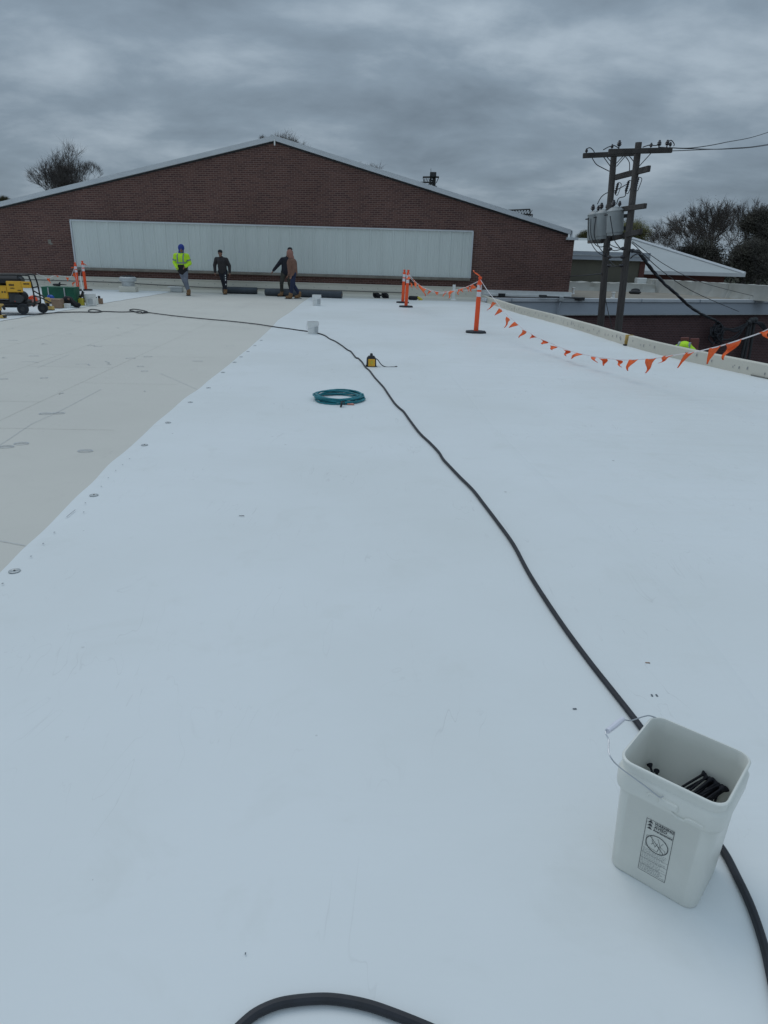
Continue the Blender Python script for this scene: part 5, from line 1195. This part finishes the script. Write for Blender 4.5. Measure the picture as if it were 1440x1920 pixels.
# harness heap and black-yellow bag by the curb
simple('safety_harness', 714, 559, 'heap of black harness straps on the roof near the far curb', 'harness', [('straps', 'cloth_black', lambda b: [b.tube(catmull([(cx_+.13*math.cos(a+k), .06*math.sin(k*2+a), .10+.085*math.sin(a+k*.7)) for a in [i*1.05 for i in range(7)]], 4), .022, 6) for cx_ in (-.17, .17) for k in range(6)] + [b.cap((-.15, 0, .12), (.15, 0, .10), .03, .03)]), ('buckle', 'steel', lambda b: (b.box((.03, -.07, .10), (.05, .02, .04), .005), b.box((.25, -.08, .12), (.04, .02, .05), .005)))])
simple('tool_bag', 778, 563, 'black tool bag with a yellow end on the roof behind the twin posts', 'bag', [('bag_body', 'cloth_black', lambda b: (b.box((-.08, 0, .07), (.36, .22, .12), .04), b.cap((-.2, 0, .12), (.1, 0, .12), .04, .035))), ('yellow_end', 'fyellow', lambda b: (b.cap((.12, 0, .10), (.26, -.03, .04), .05, .035), b.box((.2, 0, .02), (.18, .12, .02), .006)))])

# ------------------------------------------------------------------ people
def remesh(o, vox, it=3, fac=.5):
    m = o.modifiers.new('r', 'REMESH'); m.mode = 'VOXEL'; m.voxel_size = vox; m.use_smooth_shade = True
    if it: s_ = o.modifiers.new('s', 'SMOOTH'); s_.iterations = it; s_.factor = fac
def person(loc, rz, sc_, lab, J, top, legs, hood=None, hat=None, boots='boot', hem=None, tape=None, glove=None, extra=None, hoodcol=None, text=False):
    """J: joints in the figure's own frame (it faces -Y)"""
    o = thing('person', loc, lab, 'person', None, rz); MX = Matrix.Translation(loc) @ Matrix.Rotation(rz, 4, 'Z') @ Matrix.Scale(sc_, 4)
    g = {k: Vector(v) for k, v in J.items()}
    pel, ch, nk, hd = g['pelvis'], g['chest'], g['neck'], g['head']
    tw = (ch-pel).normalized()
    yaw = Matrix.Rotation(J.get('hy', 0) if isinstance(J.get('hy', 0), (int, float)) else 0, 3, 'Z') if False else Matrix.Identity(3)
    face = g['face'].normalized()         # direction the face looks
    b = MB(); b.M = MX
    b.ell(hd+Vector((0, 0, .025)), (.078, .095, .105)); b.ell(hd+face*.02+Vector((0, 0, -.055)), (.058, .070, .065))
    b.cap(hd+face*.088+Vector((0, 0, .02)), hd+face*.104+Vector((0, 0, -.02)), .010, .014, 8)
    sd_ = Vector((-face.y, face.x, 0)).normalized()
    for s in (-1, 1): b.ell(hd+sd_*.080*s, (.014, .022, .03), 8, 6)
    b.ell(hd+face*.083+Vector((0, 0, -.058)), (.024, .014, .010), 8, 6)
    b.cap(nk-Vector((0, 0, .05)), hd-Vector((0, 0, .06)), .062, .055)
    b.cap(pel, ch, .125, .14); b.cap(ch+Vector((0, 0, 0)), nk-Vector((0, 0, .06)), .13, .07)
    for s in ('L', 'R'):
        sh, el_, wr = g['sh'+s], g['el'+s], g['wr'+s]; hp_, kn, an = g['hip'+s], g['kn'+s], g['an'+s]
        b.cap(ch+Vector((0, 0, .03)), sh-Vector((0, 0, .03)), .07, .05); b.cap(sh-Vector((0, 0, .03)), el_, .050, .040); b.cap(el_, wr, .042, .028)
        b.cap(pel, hp_, .11, .095); b.cap(hp_, kn, .09, .058); b.cap(kn, an, .056, .04)
        ft = g['ft'+s]; b.cap(an-Vector((0, 0, .03)), ft, .035, .03)
        # hand: palm, four fingers of different length, thumb off the side
        d = (wr-el_).normalized(); hd_dir = (d+Vector((0, -.25, -.15))).normalized(); side = hd_dir.cross(Vector((1 if s == 'R' else -1, 0, 0))); 
        if side.length < .2: side = Vector((0, -1, 0))
        side.normalize(); pn = hd_dir.cross(side).normalized()
        pc = wr+hd_dir*.055; b.cap(wr+hd_dir*.01, pc+hd_dir*.025, .026, .034, 10, .6)
        for i in range(4):
            o0 = pc+hd_dir*.035+side*(-.027+.018*i); L_ = (.062, .075, .070, .055)[i]
            k1 = o0+hd_dir*L_*.5; k2 = k1+(hd_dir+pn*.5*(1 if s == 'L' else -1)).normalized()*L_*.55; b.cap(o0, k1, .0095, .009, 7); b.cap(k1, k2, .009, .0075, 7)
        t0 = wr+hd_dir*.03-side*.025; t1_ = t0+(hd_dir*.5-side).normalized()*.04; b.cap(t0, t1_, .012, .0105, 7); b.cap(t1_, t1_+hd_dir*.028, .0105, .009, 7)
    ob = b.build('body', M['skin'], o); remesh(ob, .0085*sc_, 1, .3)
    # eyes
    for s in (-1, 1): b = MB(); b.M = MX; b.ell(hd+face*.088+sd_*.030*s+Vector((0, 0, .018)), (.011, .011, .008), 8, 6); b.build('eye', M['dark'], o)
    # jacket
    b = MB(); b.M = MX
    hemz = J.get('hem', -.02) if False else -.02
    b.cap(pel+tw*.02, ch, .178, .188); b.cap(ch, nk-Vector((0, 0, .03)), .165, .085); b.ell(pel-tw*.04, (.175, .14, .12)); b.ell(pel+tw*.18, (.19, .15, .16))
    for s in ('L', 'R'):
        sh, el_, wr = g['sh'+s], g['el'+s], g['wr'+s]
        b.cap(ch+Vector((0, 0, .06)), sh-Vector((0, 0, .03)), .125, .092); b.cap(sh-Vector((0, 0, .03)), el_, .090, .074); b.cap(el_, el_.lerp(wr, .94), .072, .054)
        m_ = el_.lerp(sh, .15); b.ell(m_, (.07, .07, .05))
    ob = b.build('jacket', M[top], o); remesh(ob, .014*sc_, 4)
    if hem:
        b = MB(); b.M = MX; b.ell(pel-tw*.05, (.205, .185, .13)); b.cap(pel-tw*.05, pel+tw*.07, .19, .20, 18); ob = b.build('jacket_hem', M[hem], o); remesh(ob, .014*sc_, 2)
    # trousers
    b = MB(); b.M = MX; b.ell(pel-tw*.02, (.16, .125, .12))
    for s in ('L', 'R'):
        hp_, kn, an = g['hip'+s], g['kn'+s], g['an'+s]
        b.cap(pel-tw*.03, hp_, .12, .115); b.cap(hp_, kn, .108, .075); b.cap(kn, an+Vector((0, 0, .03)), .075, .062); b.ell(kn+Vector((0, .0, -.02)), (.08, .08, .05)); b.ell(an+Vector((0, 0, .07)), (.072, .075, .03))
    ob = b.build('trousers', M[legs], o); remesh(ob, .014*sc_, 4)
    for s in ('L', 'R'):
        an, ft = g['an'+s], g['ft'+s]
        b = MB(); b.M = MX; b.cap(an+Vector((0, 0, .07)), an-Vector((0, 0, .02)), .075, .066); b.cap(an-Vector((0, 0, .035)), ft+Vector((0, 0, .005)), .060, .054, 12); b.cap((an-Vector((0, 0, .04))).lerp(ft, .4)+Vector((0, 0, .02)), ft, .05, .042)
        ob = b.build('boot', M[boots], o); remesh(ob, .010*sc_, 3)
        b = MB(); b.M = MX; c_ = (an.lerp(ft, .5)); dft = Vector((ft.x-an.x, ft.y-an.y, 0)); rz_ = math.atan2(dft.y, dft.x) if dft.length > .01 else -1.57
        b.box((c_.x, c_.y, min(an.z, ft.z)-.048), (.30, .10, .024), .008, Matrix.Rotation(rz_, 3, 'Z')); b.build('sole', M['sole'], o)
    if hood:
        b = MB(); b.M = MX; b.ell(hd-face*.025+Vector((0, 0, .025)), (.115, .125, .132)); b.cap(hd-face*.05-Vector((0, 0, .05)), nk-face*.02, .09, .10)
        ob = b.build('hood', M[hood], o); remesh(ob, .012*sc_, 3)
    if hat:
        b = MB(); b.M = MX; b.ell(hd-face*.012+Vector((0, 0, .062)), (.098, .112, .084)); b.ell(hd-face*.012+Vector((0, 0, .045)), (.102, .114, .034)); b.ell(hd-face*.06+Vector((0, 0, -.03)), (.07, .06, .08)); ob = b.build('knit_cap', M[hat], o); remesh(ob, .012*sc_, 2)
    else: pass
    if tape:
        def ringtape(c, d, r1, r2, h=.05):
            b = MB(); Mx = Matrix.Translation(c) @ Vector(d).to_track_quat('Z', 'Y').to_matrix().to_4x4(); b.M = MX @ Mx
            b.lathe([(1, -h/2), (1.03, -h/2), (1.03, h/2), (1, h/2)], 24); 
            for i, v_ in enumerate(b.v): l_ = b.M.inverted() @ v_; l_.x *= r1; l_.y *= r2; b.v[i] = b.M @ l_
            b.build('reflective_tape', M['reflect'], o)
        for s in ('L', 'R'): ringtape(g['sh'+s].lerp(g['el'+s], .62), g['el'+s]-g['sh'+s], .083, .083)
        ringtape(pel+tw*.21, tw, .190, .186)
        for s in (-1, 1):
            b = MB(); b.M = MX; b.tube(catmull([pel+tw*.16+sd_*0+Vector((.10*s, -.160, 0)), ch+Vector((.105*s, -.172, -.02)), ch+Vector((.11*s, -.145, .08)), ch+Vector((.11*s, -.06, .155)), ch+Vector((.105*s, .05, .15))], 4), .024, 6, flat=.5); b.build('reflective_tape', M['reflect'], o)
        b = MB(); b.M = MX; b.tube([pel+tw*.1+Vector((0, -.168, 0)), ch+Vector((0, -.180, 0)), nk+Vector((0, -.10, -.02))], .008, 6); b.build('zip', M['reflect'], o)
    if glove:
        for s in glove[1]:
            el_, wr = g['el'+s], g['wr'+s]; d = (wr-el_).normalized(); b = MB(); b.M = MX; b.cap(wr+d*.0, wr+d*.07, .04, .048)
            for i in range(4): b.cap(wr+d*.08+Vector((-.03+.02*i, 0, -.01)), wr+d*.13+Vector((-.03+.02*i, -.01, -.03)), .013, .012, 8)
            b.cap(wr+d*.05+Vector((.03, -.01, 0)), wr+d*.09+Vector((.055, -.02, 0)), .014, .012, 8)
            ob = b.build('glove', M[glove[0]], o); remesh(ob, .009*sc_, 2)
    if text:
        b = MB(); b.M = MX
        kn = g['knL']; hp_ = g['hipL']
        for i in range(4): c_ = kn.lerp(hp_, .62-.22*i) if i < 3 else kn+Vector((0, 0, -.10)); b.box((c_.x+.03, c_.y-.098+.01*i, c_.z), (.035, .02, .05), .004)
        b.build('leg_print', M['white'], o)
    return o
def grd(x, y): return G(x, y, .004)
# 1 lime jacket, stepping forward
J = dict(pelvis=(0, 0, .93), chest=(-.01, -.02, 1.28), neck=(-.01, -.02, 1.47), head=(.015, -.05, 1.61), face=(.25, -1, -.25),
         shL=(.19, -.02, 1.40), elL=(.27, .02, 1.12), wrL=(.15, -.17, 1.00), shR=(-.21, -.02, 1.40), elR=(-.29, .03, 1.13), wrR=(-.17, -.18, .99),
         hipL=(.09, 0, .90), knL=(.12, -.10, .50), anL=(.20, -.12, .10), ftL=(.22, -.27, .05), hipR=(-.08, 0, .90), knR=(.03, .0, .50), anR=(.13, .10, .11), ftR=(.13, -.04, .05))
person(grd(346, 553.5), .0, 1.01, 'person in a lime safety jacket, blue hood and grey jeans walking near the wall', J, 'hivis', 'jeans_grey', hood='blue_knit', hem='cloth_black', tape=True, glove=('hivis', 'R'))
# 2 dark jacket walking to the camera
J = dict(pelvis=(.0, 0, .93), chest=(-.02, -.04, 1.28), neck=(-.03, -.05, 1.47), head=(-.05, -.09, 1.60), face=(-.1, -1, -.25),
         shL=(.17, -.03, 1.39), elL=(.28, .02, 1.12), wrL=(.30, -.06, .86), shR=(-.23, -.03, 1.40), elR=(-.33, .03, 1.13), wrR=(-.30, -.08, .86),
         hipL=(.09, 0, .90), knL=(.12, -.16, .50), anL=(.10, -.12, .11), ftL=(.10, -.27, .05), hipR=(-.09, 0, .90), knR=(-.02, .0, .50), anR=(.02, .12, .12), ftR=(.02, -.02, .05))
person(grd(420, 551.5), .0, .935, 'person in a charcoal jacket, black cap and dark trousers walking toward the camera', J, 'dark_jacket', 'navy_cloth', hat='cloth_black', text=True)
# 3 black top, reaching down to the left, behind person 4
J = dict(pelvis=(0, 0, .92), chest=(.04, .02, 1.28), neck=(.11, .02, 1.50), head=(.17, -.02, 1.66), face=(-.5, -1, -.2),
         shL=(.25, .0, 1.38), elL=(.30, .05, 1.12), wrL=(.26, .0, .88), shR=(-.12, -.02, 1.38), elR=(-.30, -.06, 1.14), wrR=(-.47, -.10, .94),
         hipL=(.09, 0, .90), knL=(.14, -.05, .50), anL=(.20, .05, .11), ftL=(.14, -.09, .05), hipR=(-.08, 0, .90), knR=(-.16, -.12, .50), anR=(-.17, -.02, .11), ftR=(-.27, -.12, .05))
person(grd(537, 556.0), .0, .99, 'person in a black top and cap and olive trousers, arm stretched down to the left', J, 'navy_cloth', 'olive', hat='cloth_black')
# 4 brown hoodie seen from the side, facing left, striding
J = dict(pelvis=(0, 0, .90), chest=(0, -.03, 1.24), neck=(0, -.06, 1.42), head=(0, -.12, 1.55), face=(0, -1, -.25),
         shL=(.17, -.03, 1.34), elL=(.22, .02, 1.08), wrL=(.20, -.08, .84), shR=(-.17, -.03, 1.34), elR=(-.22, .02, 1.08), wrR=(-.20, -.10, .84),
         hipL=(.09, 0, .87), knL=(.10, -.06, .49), anL=(.10, -.12, .10), ftL=(.10, -.27, .05), hipR=(-.09, 0, .87), knR=(-.10, .04, .48), anR=(-.10, .26, .12), ftR=(-.10, .12, .05))
person(grd(550, 560.0), R(-68), 1.0, 'person in a brown hoodie with the hood up and blue jeans, walking to the left', J, 'brown_hood', 'jeans_blue', hood='peach_hood')
# 5 worker on a lift beyond the roof edge: only the bent back shows
wp = PY(1286, 650, 14.8); wx, wy = wp.x, wp.y; pz = wp.z+.24-1.22
sl_ = thing('scissor_lift', (wx+.25, wy, GZ), 'lift with dull red guard panels just beyond the roof edge', 'lift')
b = MB(); b.box((wx+.25, wy, pz-.05), (1.3, .9, .08), .01); b.build('platform', M['steel'], sl_)
b = MB(); b.box((wx+.25, wy, GZ+.35), (1.3, .9, .4), .04); b.build('chassis', M['redpanel'], sl_)
b = MB()
for s in (-1, 1):
    for i in range(3):
        z0_ = GZ+.55+i*.97; b.tube([(wx-.3, wy+.35*s, z0_), (wx+.8, wy+.35*s, z0_+.97)], .03, 6); b.tube([(wx+.8, wy+.35*s, z0_), (wx-.3, wy+.35*s, z0_+.97)], .03, 6)
b.build('scissor_arm', M['steel'], sl_)
for dx in (-.3, .8):
    for s in (-1, 1):
        b = MB(); b.M = Matrix.Translation((wx+dx, wy+.38*s, GZ+.16)) @ Matrix.Rotation(R(90), 4, 'X'); b.lathe([(.001, -.05), (.16, -.05), (.16, .05), (.001, .05)], 16); b.build('wheel', M['rubber'], sl_)
for (x0, y0, x1, y1) in ((1280, 633, 1292, 656), (1298, 635, 1311, 660)):
    a = PY(x0, y0, 15.2); c = PY(x1, y1, 15.2); w_ = (c.x-a.x)*.9
    b = MB(); b.box(((a.x+c.x)/2, 15.25, (a.z+pz)/2), (w_, .05, a.z-pz), .008, Matrix.Rotation(R(-2), 3, 'Y')); b.build('guard_panel', M['redpanel'], sl_)
J = dict(pelvis=(0, .12, .78), chest=(.0, -.16, 1.02), neck=(.0, -.32, 1.05), head=(.02, -.44, 1.02), face=(0, -.8, -1),
         shL=(.18, -.22, 1.03), elL=(.28, -.42, .85), wrL=(.20, -.58, .72), shR=(-.18, -.22, 1.03), elR=(-.26, -.42, .86), wrR=(-.16, -.58, .72),
         hipL=(.09, .1, .76), knL=(.12, -.12, .44), anL=(.12, .04, .10), ftL=(.12, -.1, .05), hipR=(-.09, .1, .76), knR=(-.12, -.12, .44), anR=(-.12, .04, .10), ftR=(-.12, -.1, .05))
person(Vector((wx-.02, wy-.02, pz-.01)), R(-30), .93, 'person in a lime safety jacket bent low behind the right roof edge', J, 'hivis', 'jeans_grey', hood='hivis', tape=True)
